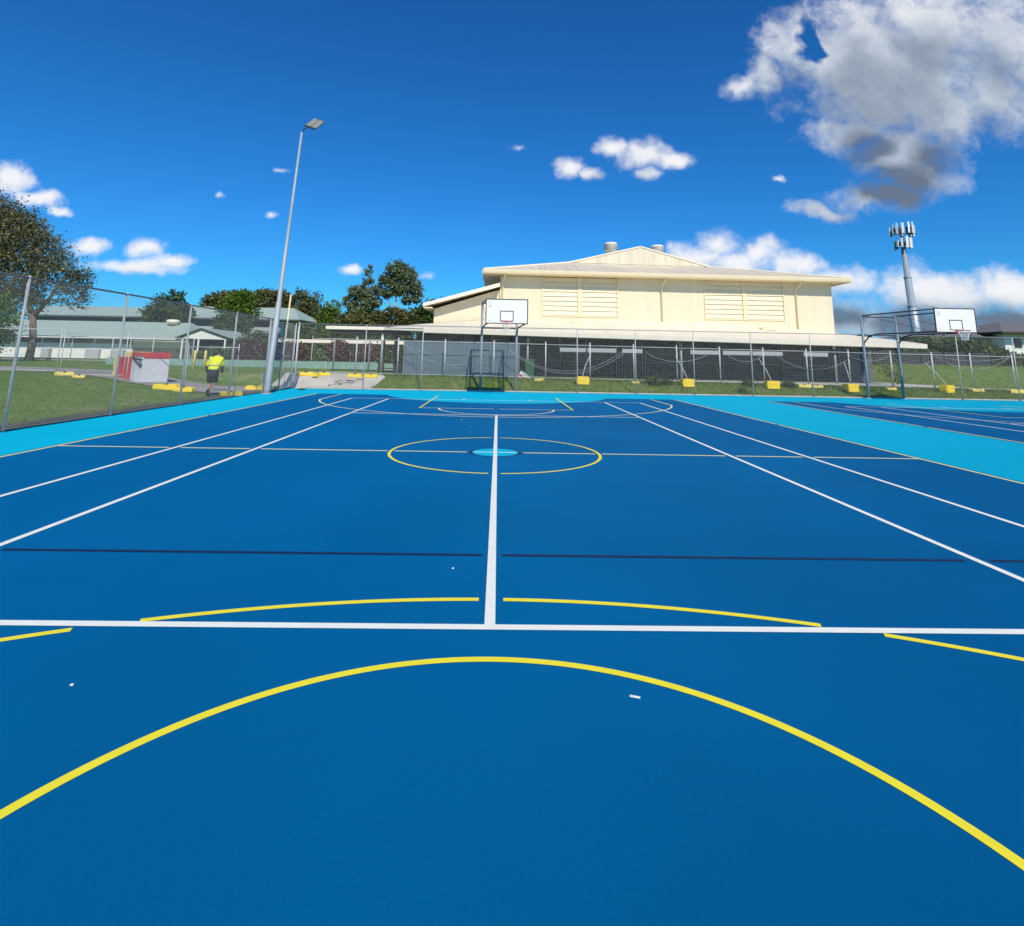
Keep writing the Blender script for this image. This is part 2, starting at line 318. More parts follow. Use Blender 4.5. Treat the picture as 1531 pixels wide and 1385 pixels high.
cs = N.new('ShaderNodeVectorMath'); cs.operation = 'SCALE'; cs.inputs['Scale'].default_value = 1/SKY; L.new(ramp.outputs[0], cs.inputs[0])
mix = N.new('ShaderNodeMix'); mix.data_type = 'RGBA'; L.new(alpha, mix.inputs['Factor']); L.new(tint.outputs[2], mix.inputs[6]); L.new(cs.outputs[0], mix.inputs[7])
L.new(mix.outputs[2], bg.inputs['Color'])
S.view_settings.view_transform = 'Standard'; S.view_settings.look = 'None'; S.view_settings.gamma = 1; S.view_settings.exposure = 0
S.cycles.max_bounces = 6; S.cycles.transparent_max_bounces = 8

# ------------------------------------------------------------------ ground
def sm(t): t = max(0., min(1., t)); return t*t*(3-2*t)
def hb(x): return max(.30, min(.66, .54-.0075*x))
YF, XL = 17.5, -9.72
def gz(x, y):
    if x > XL-.05 and y < YF+.05: return -.06
    t = max(sm((y-YF-.05)/2.2), sm((XL-.05-x)/9.))
    h = hb(x)*t
    h += sm((x-25.5)/7.)*sm((y-20)/15.)*1.35*(1-sm((y-60)/40.))
    return h
xs = sorted(set([-600, -400, -250, -150, -110]+list(range(-90, -40, 5))+[-40+.5*i for i in range(0, 171)]+list(range(46, 90, 4))+[100, 130, 200, 400, 700]+[XL-.06, XL-.04]))
ys = sorted(set([-120, -60, -40, -25]+[-20+.5*i for i in range(0, 141)]+list(range(51, 110, 4))+[120, 160, 250, 500, 900]+[YF+.04, YF+.06]))
nx, ny = len(xs), len(ys)
V = [(x, y, gz(x, y)) for y in ys for x in xs]
F4 = [(j*nx+i, j*nx+i+1, (j+1)*nx+i+1, (j+1)*nx+i) for j in range(ny-1) for i in range(nx-1)]
def groundmat():
    m, nt, b = newmat('mown grass ground')
    tc = nt.nodes.new('ShaderNodeTexCoord')
    def noi(s, d):
        n = nt.nodes.new('ShaderNodeTexNoise'); n.inputs['Scale'].default_value = s; n.inputs['Detail'].default_value = d
        nt.links.new(tc.outputs['Object'], n.inputs['Vector']); return n.outputs['Fac']
    r = nt.nodes.new('ShaderNodeValToRGB'); e = r.color_ramp.elements
    e[0].position = .35; e[0].color = (.105, .185, .026, 1); e[1].position = .7; e[1].color = (.195, .27, .058, 1)
    nt.links.new(noi(2.2, 10), r.inputs['Fac'])
    r2 = nt.nodes.new('ShaderNodeValToRGB'); e = r2.color_ramp.elements
    e[0].position = .60; e[0].color = (0, 0, 0, 1); e[1].position = .70; e[1].color = (1, 1, 1, 1)
    nt.links.new(noi(.75, 5), r2.inputs['Fac'])
    mx = nt.nodes.new('ShaderNodeMix'); mx.data_type = 'RGBA'; mx.inputs[7].default_value = (.32, .27, .15, 1)
    ml = nt.nodes.new('ShaderNodeMath'); ml.operation = 'MULTIPLY'; ml.inputs[1].default_value = .75
    nt.links.new(r2.outputs[0], ml.inputs[0]); nt.links.new(ml.outputs[0], mx.inputs['Factor']); nt.links.new(r.outputs[0], mx.inputs[6])
    nt.links.new(mx.outputs[2], b.inputs['Base Color']); b.inputs['Roughness'].default_value = .95; b.inputs['Specular IOR Level'].default_value = .1
    bp = nt.nodes.new('ShaderNodeBump'); bp.inputs['Strength'].default_value = .6; bp.inputs['Distance'].default_value = .04
    nt.links.new(noi(35, 4), bp.inputs['Height']); nt.links.new(bp.outputs[0], b.inputs['Normal'])
    return m
M['ground'] = groundmat()
g = MB(); g.v = V; g.f = F4; tag(g.build('ground', 'ground', smooth=True), kind='structure')
def drape(name, poly, mat, dz=.03):
    bm = bmesh.new(); bm.faces.new([bm.verts.new((x, y, 0)) for x, y in poly])
    X = [p[0] for p in poly]; Y = [p[1] for p in poly]
    k = math.ceil(min(X)*2)/2
    while k < max(X): bmesh.ops.bisect_plane(bm, geom=bm.verts[:]+bm.edges[:]+bm.faces[:], plane_co=(k, 0, 0), plane_no=(1, 0, 0)); k += .5
    k = math.ceil(min(Y)*2)/2
    while k < max(Y): bmesh.ops.bisect_plane(bm, geom=bm.verts[:]+bm.edges[:]+bm.faces[:], plane_co=(0, k, 0), plane_no=(0, 1, 0)); k += .5
    bmesh.ops.triangulate(bm, faces=bm.faces[:])
    for v in bm.verts: v.co.z = max(gz(v.co.x, v.co.y), -.02)+dz
    me = bpy.data.meshes.new(name); bm.to_mesh(me); bm.free(); me.materials.append(M[mat])
    o = bpy.data.objects.new(name, me); C.objects.link(o); return tag(o, kind='structure')
drape('concrete_ramp', [(-9.75, 17.62), (-6.15, 17.62), (-5.7, 19.2), (-6.6, 21.2), (-10.8, 21.2), (-11., 17.35)], 'concrete')
drape('footpath', [(XL-.12, 12.3), (XL-.12, 17.55), (-11.0, 17.35), (-12.6, 15.6), (-19.7, 18.3), (-40, 26.), (-40, 22.8), (-22, 15.4), (-14.5, 12.9)], 'path')

# grass blades (one uncountable mass)
def inpoly(x, y, poly):
    r = False; n = len(poly)
    for i in range(n):
        x1, y1 = poly[i]; x2, y2 = poly[i-1]
        if (y1 > y) != (y2 > y) and x < (x2-x1)*(y-y1)/(y2-y1)+x1: r = not r
    return r
PATHS = [[(-9.75, 17.62), (-6.15, 17.62), (-5.7, 19.2), (-6.6, 21.2), (-10.8, 21.2), (-11., 17.35)], [(XL-.12, 12.3), (XL-.12, 17.55), (-11.0, 17.35), (-12.6, 15.6), (-19.7, 18.3), (-40, 26.), (-40, 22.8), (-22, 15.4), (-14.5, 12.9)]]
gv = []
def blades(n, x0, x1, y0, y1, h0, h1, w):
    for _ in range(n):
        x = random.uniform(x0, x1); y = random.uniform(y0, y1)
        if any(inpoly(x, y, p) for p in PATHS): continue
        z = gz(x, y)
        if z < -.02: continue
        h = random.uniform(h0, h1); a = random.uniform(0, 6.28); dx, dy = math.cos(a)*w, math.sin(a)*w
        gv.append(((x-dx, y-dy, z-.01), (x+dx, y+dy, z-.01), (x+random.gauss(0, h*.5), y+random.gauss(0, h*.5), z+h)))
blades(30000, -20, XL-.45, -3, 20, .03, .08, .012)
blades(9000, -36, -20, 0, 34, .04, .09, .02)
blades(42000, -6.2, 30, YF+.12, 21.1, .04, .15, .014)
blades(5000, -6.2, 30, YF+.14, YF+.5, .03, .12, .012)
blades(16000, 24.9, 46, 18, 36, .04, .10, .02)
gv = np.array(gv, np.float32).reshape(-1, 3)
tag(npmesh('grass', gv, np.arange(len(gv)).reshape(-1, 3), 'blade'), kind='stuff')

# ------------------------------------------------------------------ court with its painted markings
court = tag(MB().box(XL, 45, -30, YF-.1, -.06, 0).build('court_surface', 'teal'), kind='structure')
def ribbon(mb, pts, w, z):
    pts = [Vector((p[0], p[1], 0)) for p in pts]; n = len(pts); l = []; r = []
    for i in range(n):
        t = (pts[min(i+1, n-1)]-pts[max(i-1, 0)]).normalized(); q = Vector((-t.y, t.x, 0))*w/2
        l.append(pts[i]+q); r.append(pts[i]-q)
    vs = [(p.x, p.y, z) for a in zip(r, l) for p in a]
    mb.add(vs, [(2*i, 2*i+2, 2*i+3, 2*i+1) for i in range(n-1)])
def arc(cx, cy, r, a0, a1, n=64): return [(cx+r*math.cos(R(a0+(a1-a0)*i/n)), cy+r*math.sin(R(a0+(a1-a0)*i/n))) for i in range(n+1)]
def paint_court(cx, netball=True):
    blue = MB(); wh = MB(); ye = MB(); pa = MB(); na = MB(); te = MB()
    blue.add([(cx-7.5, -14.2, .0015), (cx+7.5, -14.2, .0015), (cx+7.5, 14.05, .0015), (cx-7.5, 14.05, .0015)], [(0, 1, 2, 3)])
    rg = 4.75; yc = 15.25; a = math.degrees(math.asin((yc-14.05)/rg))
    half = arc(cx, yc, rg, 180+a, 360-a, 60)
    te.add([(x, y, .003) for x, y in half], [tuple(range(len(half)))])
    ribbon(na, arc(cx, yc, rg+.03, 180+a, 360-a, 60), .06, .0042)
    for s in (-1, 1):
        ribbon(na, [(cx+s*7.45, 14.02), (cx+s*4.75, 14.02)], .06, .0042)
        ribbon(na, [(cx+s*7.53, -14.2), (cx+s*7.53, 14.05)], .05, .003)      # dark edge of the playing area
        for x0, x1 in ((.085, 4.0), (4.22, 5.4), (5.58, 7.4)):
            for y in (-5.14, 5.14): ribbon(na, [(cx+s*x0, y), (cx+s*x1, y)], .05, .0042)
        ribbon(wh, [(cx+s*4.115, -11.9), (cx+s*4.115, 11.9)], .067, .0054); ribbon(wh, [(cx+s*5.485, -11.9), (cx+s*5.485, 11.9)], .067, .0054)
        for y0, y1 in ((-14, -5.2), (-5.08, 5.08), (5.2, 14.0)): ribbon(pa, [(cx+s*7.475, y0), (cx+s*7.475, y1)], .058, .0054)
        for x0, x1 in ((.49, 1.74), (1.86, 4.02), (4.21, 5.39), (5.58, 7.45)): ribbon(pa, [(cx+s*x0, 0), (cx+s*x1, 0)], .058, .0042)
        ribbon(wh, [(cx+s*.05, 0), (cx+s*.36, 0)], .05, .0066)
        # key, far end and near end
        for q in (1, -1):
            ribbon(ye, [(cx+s*2.45, q*14.0), (cx+s*2.45, q*8.28)], .05, .0054)
            ribbon(pa, [(cx+s*2.42, q*8.3), (cx+s*.08, q*8.3)], .058, .0054)
        ribbon(pa, [(cx+s*1.32, 11.98), (cx+s*1.25, 12.5)], .058, .0054)
        # three-point line, far end
        ribbon(ye, [(cx+s*6.45, 14.0), (cx+s*6.45, 13.)], .05, .0042)
        th = arc(cx, 12.43, 6.58, -78.5, -.0, 60) if s > 0 else arc(cx, 12.43, 6.58, 180, 258.5, 60)
        th = [p for p in th if abs(p[0]-cx) < 6.45]
        th = ([(cx+s*6.45, 13.0)]+th[::-1]) if s > 0 else ([(cx+s*6.45, 13.0)]+th)
        ribbon(pa, th, .058, .0042)
    ribbon(pa, arc(cx, 12.43, 6.58, 258.5, 281.5, 20), .058, .0042)
    # halfway circles
    for a0, a1 in ((-87.2, 87.2), (92.8, 267.2)): ribbon(ye, arc(cx, 0, 1.8, a0, a1, 80), .05, .0042)
    c = arc(cx, 0, .45, 0, 360, 48)[:-1]
    na.add([(x, y, .0042) for x, y in c], [tuple(range(48))])
    c = arc(cx, 0, .40, 0, 360, 48)[:-1]
    te.add([(x, y, .0054) for x, y in c], [tuple(range(48))])
    # free-throw semicircles
    ribbon(pa, arc(cx, 8.3, 1.82, 180, 360, 60), .058, .0042)
    ribbon(ye, arc(cx, -8.68, 1.9, 0, 180, 90), .05, .0042)
    # three-point arc, near end, with gaps at the white lines
    for a0, a1 in ((20, 68.6), (71.6, 89.25), (90.7, 108.9), (111.9, 160)):
        ribbon(ye, arc(cx, -12.6, 6.59, a0, a1, 60), .05, .0042)
    # tennis lines
    for y in (6.35, -6.41): ribbon(wh, [(cx-4.14, y), (cx+4.14, y)], .067, .0054)
    ribbon(wh, [(cx, -6.41), (cx, 6.35)], .067, .0078)
    for y in (11.885, -11.885): ribbon(wh, [(cx-5.51, y), (cx+5.51, y)], .06, .0066)
    for nm, mb, mt in (('blue_playing_area', blue, 'blue'), ('teal_goal_circle', te, 'teal'), ('white_line', wh, 'white'), ('yellow_line', ye, 'yellow'), ('pale_yellow_line', pa, 'pale'), ('navy_line', na, 'navy')):
        mb.build(nm, mt, court)
paint_court(0); paint_court(18.95)
fl = MB()
for x, y, s, a in ((-2.04, -7.05, .014, .3), (.72, -7.12, .05, -.3), (-.3, -5.45, .016, .2), (-.9, 5.0, .03, .4), (.2, 6.2, .03, .4), (-.6, 3.6, .022, 1.)):
    fl.obox((x, y, .006), (s*.5*math.cos(a), s*.5*math.sin(a), 0), (-.0035*math.sin(a), .0035*math.cos(a), 0), (0, 0, .003))
fl.build('paint_fleck', 'white', court)
tag(MB().box(XL-.05, 45, YF-.02, YF+.10, -.06, .055).build('kerb', 'kerb', bevel=.012), kind='structure')
ke = MB(); ke.box(XL, 45, YF-.1, YF-.02, -.06, .006); ke.box(XL-.16, XL, -30, YF-.02, -.06, .02)
ke.build('kerb_edge_strip', 'darkedge', bpy.data.objects['kerb'])
le = MB()
for i in range(96):
    y = -8+i*.27; w = random.uniform(.28, .55); le.box(XL-.17-w, XL-.165, y, y+.27, -.05, .040+random.uniform(0, .008))
dirtm = pmat('dirt edge', (.10, .085, .05), .95, .0, 6, col2=(.21, .17, .10)); M['dirt'] = dirtm
tag(le.build('dirt_verge', 'dirt'), kind='structure')

# ------------------------------------------------------------------ chain link
def chainlink(p0, p1, z0, z1, pitch=.072, r=.0024, sag=0):
    """two families of straight diagonal wires between p0 and p1 (x,y), z0..z1; r = wire radius"""
    p0 = np.array(p0, float); p1 = np.array(p1, float); Ln = np.linalg.norm(p1-p0); d = (p1-p0)/Ln; H = z1-z0
    nrm = np.array([-d[1], d[0], 0]); d3 = np.array([d[0], d[1], 0]); V = []; Fq = []
    for fam in (1, -1):
        s = -H+pitch*.5
        while s < Ln:
            a0, a1 = s, s+H; b0, b1 = 0., H
            if a0 < 0: b0 = -a0; a0 = 0.
            if a1 > Ln: b1 = H-(a1-Ln); a1 = Ln
            if b1-b0 > .02:
                zz = (z0+b0, z0+b1) if fam > 0 else (z1-b0, z1-b1)
                A = np.array([p0[0]+d[0]*a0, p0[1]+d[1]*a0, zz[0]])+nrm*r*fam; B = np.array([p0[0]+d[0]*a1, p0[1]+d[1]*a1, zz[1]])+nrm*r*fam
                t = (B-A)/np.linalg.norm(B-A); q = np.cross(t, nrm); n = len(V)
                for X in (A, B):
                    for an in (0, 2.0944, 4.1888): V.append(X+(nrm*math.cos(an)+q*math.sin(an))*r)
                Fq += [(n+i, n+(i+1) % 3, n+3+(i+1) % 3, n+3+i) for i in range(3)]
            s += pitch
    return np.array(V), np.array(Fq)
def cl(name, parent, segs, mat='wire', **k):
    V = []; Fq = []; n = 0
    for sg in segs:
        v, f = chainlink(*sg, **k); V.append(v); Fq.append(f+n); n += len(v)
    return npmesh(name, np.concatenate(V), np.concatenate(Fq), mat, parent)
HF = 3.06
# left fence
fx = XL+.06
lf = thing('chain_link_fence', 'tall chain link fence with dark top rail between the teal edge and the left lawn', 'fence', (fx, 7, 0))
ypost = [-4.8, -1.65, 1.5, 4.6, 7.7, 10.85]
for y in ypost: MB().tube([(fx, y, -.05), (fx, y, HF)], .03, 10).lathe([(.036, 0), (.036, .03), (.02, .05)], (fx, y, HF-.01), 10).build('post', 'galv', lf, True)
MB().tube([(fx, -4.8, HF), (fx, 17.5, HF)], .023, 8).build('top_rail', 'rail', lf, True)
MB().tube([(fx+.03, -4.8, .06), (fx+.03, 13.95, .06)], .004, 5).tube([(fx+.03, -4.8, 1.5), (fx+.03, 13.95, 1.5)], .003, 5).build('tension_wire', 'wire', lf)
cl('wire_mesh', lf, [((fx+.035, -4.8), (fx+.035, 13.95), .04, HF)], r=.0018)
# gate
gt = thing('fence_gate', 'galvanised double gate with mid rail and diagonal braces beside the light pole', 'gate', (fx, 15.5, 0))
for y in (14.0, 17.02): MB().tube([(fx, y, -.05), (fx, y, HF)], .035, 10).build('gate_post', 'galv', gt, True)
for a, b in ((14.1, 15.5), (15.56, 16.94)):
    lfm = MB()
    for p in ([(fx, a, .08), (fx, b, .08)], [(fx, a, HF-.1), (fx, b, HF-.1)], [(fx, a, .08), (fx, a, HF-.1)], [(fx, b, .08), (fx, b, HF-.1)], [(fx, a, 1.5), (fx, b, 1.5)]): lfm.tube(p, .02, 8)
    lfm.tube([(fx, a, 1.5), (fx, a+.55, .62), (fx, a+.55, .08)], .016, 6)
    leaf = lfm.build('gate_leaf', 'galv', gt, True)
    cl('wire_mesh', leaf, [((fx+.02, a), (fx+.02, b), .1, HF-.1)])
MB().box(fx-.03, fx+.05, 15.48, 15.58, 1.42, 1.56).build('latch', 'galvd', gt)
# far fence
ff = thing('chain_link_fence', 'tall thin chain link fence along the far end of the courts', 'fence', (8, YF, 0))
xpost = [XL+.06, -6.4, -3.65, 3.85, 6.7, 9.55, 12.4, 15.35, 22.7, 25.55, 28.4, 31.3, 34.2]
for i, x in enumerate(xpost):
    MB().tube([(x, YF-.06, -.05), (x, YF-.06, HF+(.06 if i == 0 else 0))], .045 if i == 0 else .022, 8).build('post', 'galv', ff, True)
MB().tube([(XL+.06, YF-.06, HF), (34.2, YF-.06, HF)], .018, 8).build('top_rail', 'galvd', ff, True)
cl('wire_mesh', ff, [((XL+.06, YF-.09), (34.2, YF-.09), .06, HF)], mat='wire', r=.0012)

# ------------------------------------------------------------------ basketball hoops
def hoop(label, px, py, ztop, bx, by, lean=0.):
    t = thing('basketball_hoop', label, 'basketball hoop', (px, py, 0), 'twin post basketball hoops')
    zb, zt = 3.03, 4.08
    for s in (-1, 1):
        x = px+s*.86
        MB().tube([(x, py, -.03), (x, py, 2.95), (x, py, ztop-.12), (x, py-.05, ztop-.03)], [.062, .06, .055, .05], 12).lathe([(.13, 0), (.13, .025), (.07, .03)], (x, py, -.005), 12).build('post', 'hoopgrey', t, True)
        xb = bx+s*.82
        # upper and lower cantilever arms, with a tie rod between them
        MB().tube([(x, py, ztop-.05), (x+(xb-x)*.04, py-.12, ztop), (xb, by+.1, zt-.03)], .03, 8).build('upper_arm', 'hoopdark', t, True)
        MB().tube([(x, py, zb-.42), (x+(xb-x)*.10, py-.34, zb-.06), (x+(xb-x)*.2, py-.75, zb+.02), (xb, by+.1, zb+.03)], .032, 8).build('lower_arm', 'hoopdark', t, True)
        MB().tube([(x+(xb-x)*.1, py-.3, ztop-.04), (x+(xb-x)*.9, by+.5, zb+.1)], .009, 6).build('tie_rod', 'hoopdark', t)
    for zz in (zb, ztop-.06): MB().tube([(px-.86, py, zz), (px+.86, py, zz)], .026, 8).build('crossbar', 'hoopdark', t, True)
    MB().box(bx-.82, bx+.82, by+.03, by+.08, zb+.1, zb+.16).box(bx-.82, bx+.82, by+.03, by+.08, zt-.18, zt-.12).build('board_rail', 'hoopdark', t)
    bd = MB().box(bx-.9, bx+.9, by, by+.03, zb, zt).build('backboard', 'board', t)
    f = MB(); w = .035; y0, y1 = by-.004, by+.034
    f.box(bx-.9-.004, bx-.9+w, y0, y1, zb-.004, zt+.004).box(bx+.9-w, bx+.9+.004, y0, y1, zb-.004, zt+.004).box(bx-.9+w, bx+.9-w, y0, y1, zb-.004, zb+w).box(bx-.9+w, bx+.9-w, y0, y1, zt-w, zt+.004)
    f.build('board_border', 'black', bd)
    q = MB(); x0, x1, z0, z1 = bx-.29, bx+.29, zb+.10, zb+.55; y0, y1 = by-.004, by-.0005
    q.box(x0, x0+.035, y0, y1, z0, z1).box(x1-.035, x1, y0, y1, z0, z1).box(x0+.035, x1-.035, y0, y1, z0, z0+.035).box(x0+.035, x1-.035, y0, y1, z1-.035, z1)
    q.build('target_rectangle', 'black', bd)
    mk = MB()
    for i in range(5): mk.box(bx-.78, bx-.78+random.uniform(.08, .15), by-.003, by-.0005, zt-.13-i*.055, zt-.105-i*.055)
    mk.build('faded_print', 'mark', bd); MB().box(bx-.8, bx-.64, by-.003, by-.0005, zb+.12, zb+.15).build('faded_print', 'mark', bd)
    cx, cy, rz = bx, by-.38, zb+.08
    ring = MB().tube([(cx+.225*math.cos(a), cy+.225*math.sin(a), rz) for a in [2*math.pi*i/32 for i in range(33)]], .011, 8, False)
    ring.box(bx-.07, bx+.07, by-.02, by-.002, rz-.12, rz+.02).tube([(bx-.05, by-.01, rz-.02), (bx-.09, by-.2, rz)], .01, 6).tube([(bx+.05, by-.01, rz-.02), (bx+.09, by-.2, rz)], .01, 6)
    ring.build('rim', 'rim', t, True)
    nt_ = MB(); k = 12
    def rad(j): return [.22, .195, .165, .14, .125, .125][j]
    for i in range(k):
        for s in (1, -1):
            pts = []
            for j in range(6):
                a = 2*math.pi*(i+s*j*.5)/k; pts.append((cx+rad(j)*math.cos(a), cy+rad(j)*math.sin(a), rz-.01-j*.082))
            nt_.tube(pts, .006, 4, False)
    nt_.build('net', 'net', t)
    return t
hoop('basketball hoop at the far end of the near court in front of the cream hall', .04, YF+.22, 4.3, .34, 13.75)
hoop('basketball hoop on long arms at the far right in front of the bush and tower', 18.75, YF-.28, 3.98, 19.72, 13.7)

# ------------------------------------------------------------------ flood light pole and slim pole
lp = thing('light_pole', 'tall leaning galvanised flood light pole beside the gate', 'light pole', (-9.34, 13.45, 0))
PB, PT = Vector((-9.34, 13.45, 0)), Vector((-8.88, 13.45, 11.25))
def pp(t): return PB+(PT-PB)*t
pl = MB().tube([pp(0), pp(.02), pp(.33), pp(.331), pp(.66), pp(1)], [.135, .13, .108, .09, .062, .045], 16).lathe([(.24, 0), (.24, .03), (.18, .035)], (-9.34, 13.45, 0), 16).build('pole', 'pole', lp, True)
MB().box(-9.53, -9.47, 13.27, 13.37, .5, .85).build('access_cover', 'galvd', pl)
MB().tube([PT-Vector((0, 0, .05)), PT+Vector((.06, 0, .12)), (-8.42, 13.4, 11.58)], [.035, .03, .03], 8).build('lamp_arm', 'rail', lp, True)
cA, cB, cC, cD = Vector((-8.37, 13.4, 11.93)), Vector((-7.85, 13.4, 11.75)), Vector((-8.26, 13.4, 11.30)), Vector((-8.78, 13.4, 11.57))
lampc = (cA+cB+cC+cD)/4
ax = Vector((.21, .13, -.03)); ay = Vector((.09, .30, .31)); az = ax.cross(ay).normalized()
lampc = Vector((-8.32, 13.4, 11.63))
if az.dot(Vector((.0, -10.2, 1.6))-lampc) > 0: az = -az        # the lenses look down over the court
hd = MB().obox(lampc, ax, ay, az*.035).build('floodlight', 'rail', lp, bevel=.01)
for s in (-1, 1): MB().obox(lampc-az*.038+ax*.47*s, ax*.40, ay*.84, az*.004).build('lens', 'lens', hd)
sp_ = thing('slim_pole', 'slim cream pole standing just behind the flood light pole', 'pole', (-10.6, 18.6, .4))
MB().tube([(-10.78, 18.6, .35), (-10.62, 18.6, 4.55)], .04, 8).build('shaft', 'creamy', sp_, True); MB().lathe([(.05, 0), (.05, .06), (.02, .09)], (-10.62, 18.6, 4.5), 10).build('cap', 'creamy', sp_)

# ------------------------------------------------------------------ temporary fence panels, feet, weights, hoses
XP = [-9.64, -7.33, -5.18, -2.75, -.21, 2.49, 4.81, 7.10, 9.37, 11.64, 13.95, 16.25, 18.5, 20.76, 22.97, 25.04, 27.3, 29.6, 31.9]
YT = 19.5
WHERE = ['concrete ramp at the fence corner', 'end of the covered walkway', 'left edge of the blue grey wall', 'left half of the blue grey wall', 'right half of the blue grey wall', 'green bin beside the blue grey wall', 'faded yellow foot left of the big yellow weight', 'tall brace right of the first big weight', 'leafy weed below the hall', 'second big yellow weight', 'middle of the veranda', 'third big yellow weight', 'white capped veranda post at the right', 'two posts of the far right hoop', 'lawn just right of the far right hoop', 'weight on the right lawn', 'sagging double hose on the right lawn', 'bush at the right edge']
def panel(x0, y0, x1, y1, label, top=1.83):
    z0, z1 = gz(x0, y0), gz(x1, y1); z = (z0+z1)/2
    c = Vector(((x0+x1)/2, (y0+y1)/2, z))
    t = thing('temporary_fence_panel', label, 'fence panel', c, 'temporary wire fence panels')
    d = Vector((x1-x0, y1-y0, 0)); Ln = d.length; d.normalize()
    a = Vector((x0, y0, z))+d*.018; b = Vector((x1, y1, z))-d*.018
    u = Vector((0, 0, 1))
    m = MB(); m.tube([a+u*.1, a+u*(top+.14)], .017, 8).tube([b+u*.1, b+u*(top+.14)], .017, 8).tube([a+u*top, b+u*top], .017, 8).tube([a+u*.14, b+u*.14], .013, 8)
    m.build('frame', 'galv', t, True)
    w = MB(); n = int(Ln/.15)
    for i in range(1, n): q = a+(b-a)*i/n; w.tube([q+u*.14, q+u*top], .0011, 3, False)
    for k in range(1, 12): w.tube([a+u*(.14+k*.14), b+u*(.14+k*.14)], .0011, 3, False)
    w.build('wire_mesh', 'wire', t)
    return t
for i in range(len(XP)-1): panel(XP[i], YT, XP[i+1], YT, 'temporary wire fence panel by the '+WHERE[i])
LP = [((-20.0, 12.6), (-17.5, 13.0), 'long white building wall at the far left'), ((-17.4, 13.0), (-14.9, 13.05), 'left side of the red and white crate'), ((-14.8, 13.05), (-12.4, 12.75), 'back of the red and white crate'), ((-12.3, 12.7), (-10.05, 12.2), 'walking person in the yellow shirt')]
for a, b, w in LP: panel(*a, *b, 'temporary wire fence panel by the '+w, 1.75)
def foot(x, y, rz, label, mat='yplast', sc=1.):
    z = gz(x, y)+.03
    m = MB(); L_, W_, H_ = .34*sc, .12*sc, .085*sc
    prof = [(-1, 0), (1, 0), (1, .75), (.85, 1), (.25, 1), (.2, .8), (-.2, .8), (-.25, 1), (-.85, 1), (-1, .75)]
    vs = [(px*L_, s*W_, pz*2*H_) for s in (-1, 1) for px, pz in prof]; n = len(prof)
    fs = [tuple(range(n)), tuple(range(2*n-1, n-1, -1))]+[((i+1) % n, i, n+i, n+(i+1) % n) for i in range(n)]
    m.add(vs, fs)
    o = m.build('yellow_block', mat, bevel=.012); o.location = (x, y, z-.03); o.rotation_euler = (0, 0, rz)
    MB().lathe([(.035, 0), (.035, .07), (.02, .072)], (0, 0, .8*2*H_-.01), 10).build('socket', 'scuff', None).parent = o
    return tag(o, label, 'fence block', 'yellow plastic fence blocks')
FT = [(-9.75, 19.25, .3, 'yellow fence block on the ramp behind the corner post', 'yplast', 1.1), (-9.1, 19.15, 1.3, 'short yellow fence block beside the corner post', 'yplast', 1.), (-8.85, 19.35, .1, 'small yellow fence block at the back edge of the concrete ramp', 'yplast', .9),
 (-7.25, 19.2, .05, 'longer yellow fence block where the ramp meets the grass', 'yplast', 1.), (-6.45, 19.2, -.05, 'yellow fence block butted against the longer one beside the cable', 'yplast', 1.), (2.15, 19.25, .9, 'faded yellow fence block on the grass right of the green bin', 'yold', .9),
 (7.1, 19.3, .2, 'small pale fence block at the grass edge below the hall louvres', 'yold', .6), (15.9, 19.3, .05, 'pale yellow block left of the pair below the veranda', 'yold', 1.), (16.6, 19.3, .05, 'pale yellow block right of the pair below the veranda', 'yold', .8),
 (20.4, 19.2, .1, 'flat pale block between the posts of the far right hoop', 'yold', .8), (25.0, 19.3, .1, 'flat pale block on the right lawn beyond the weight', 'yold', 1.), (27.0, 19.2, .05, 'yellow block at the right end of the lawn', 'yold', 1.2), (27.9, 19.2, .02, 'yellow block cut by the right edge of the view', 'yold', 1.2),
 (-17.1, 12.9, .6, 'faded yellow block on the left lawn under the wire panel', 'yold', .9), (-16.3, 12.6, .2, 'low yellow block lying on the left lawn', 'yold', .65), (-12.75, 12.35, .0, 'yellow block touching the right side of the crate', 'yplast', 1.3), (-12.05, 12.3, .0, 'yellow block between crate and walking person', 'yplast', 1.1), (-9.98, 11.75, .9, 'yellow block right of the walking person', 'yplast', 1.1),
 (-10.55, 15.3, .1, 'left one of two yellow blocks on the path behind the gate', 'yplast', 1.2), (-10.0, 15.55, .2, 'right one of two yellow blocks on the path behind the gate', 'yplast', 1.)]
for f in FT: foot(*f)
def weight(x, y, label, rz=0., brace=True, mat='yplast', bx=-.35):
    z = gz(x, y)
    t = thing('fence_weight', label, 'fence weight', (x, y, z), 'yellow brace weights')
    m = MB(); w = .31
    m.box(x-w, x+w, y-.2, y+.2, z, z+.19, rz).box(x-w, x+w, y-.2, y+.2, z+.20, z+.39, rz)
    for s in (-1, 1): m.box(x+s*w*.55-.04, x+s*w*.55+.04, y-.215, y-.2, z+.03, z+.37, rz, (x, y, 0))
    m.box(x-w-.03, x+w+.03, y-.16, y+.16, z+.1, z+.3, rz)
    m.build('block', mat, t, bevel=.02)
    if brace:
        MB().tube([(x, y, z+.4), (x+bx*.4, y+.25, z+.95), (x+bx, YT-.03, z+1.5)], .02, 8).build('brace', 'galv', t, True)
    return t
weight(4.32, 18.95, 'big yellow brace weight right of the first basketball hoop', 0, True, 'yplast', .5)
weight(9.7, 18.95, 'big yellow brace weight beside the leafy weed', .15, True, 'yplast', -.4)
weight(14.05, 18.95, 'big yellow brace weight below the middle of the veranda', 0, True, 'yplast', -.35)
weight(18.0, 18.75, 'ribbed yellow brace weight beside the left post of the far right hoop', .1, True, 'yplast', .2)
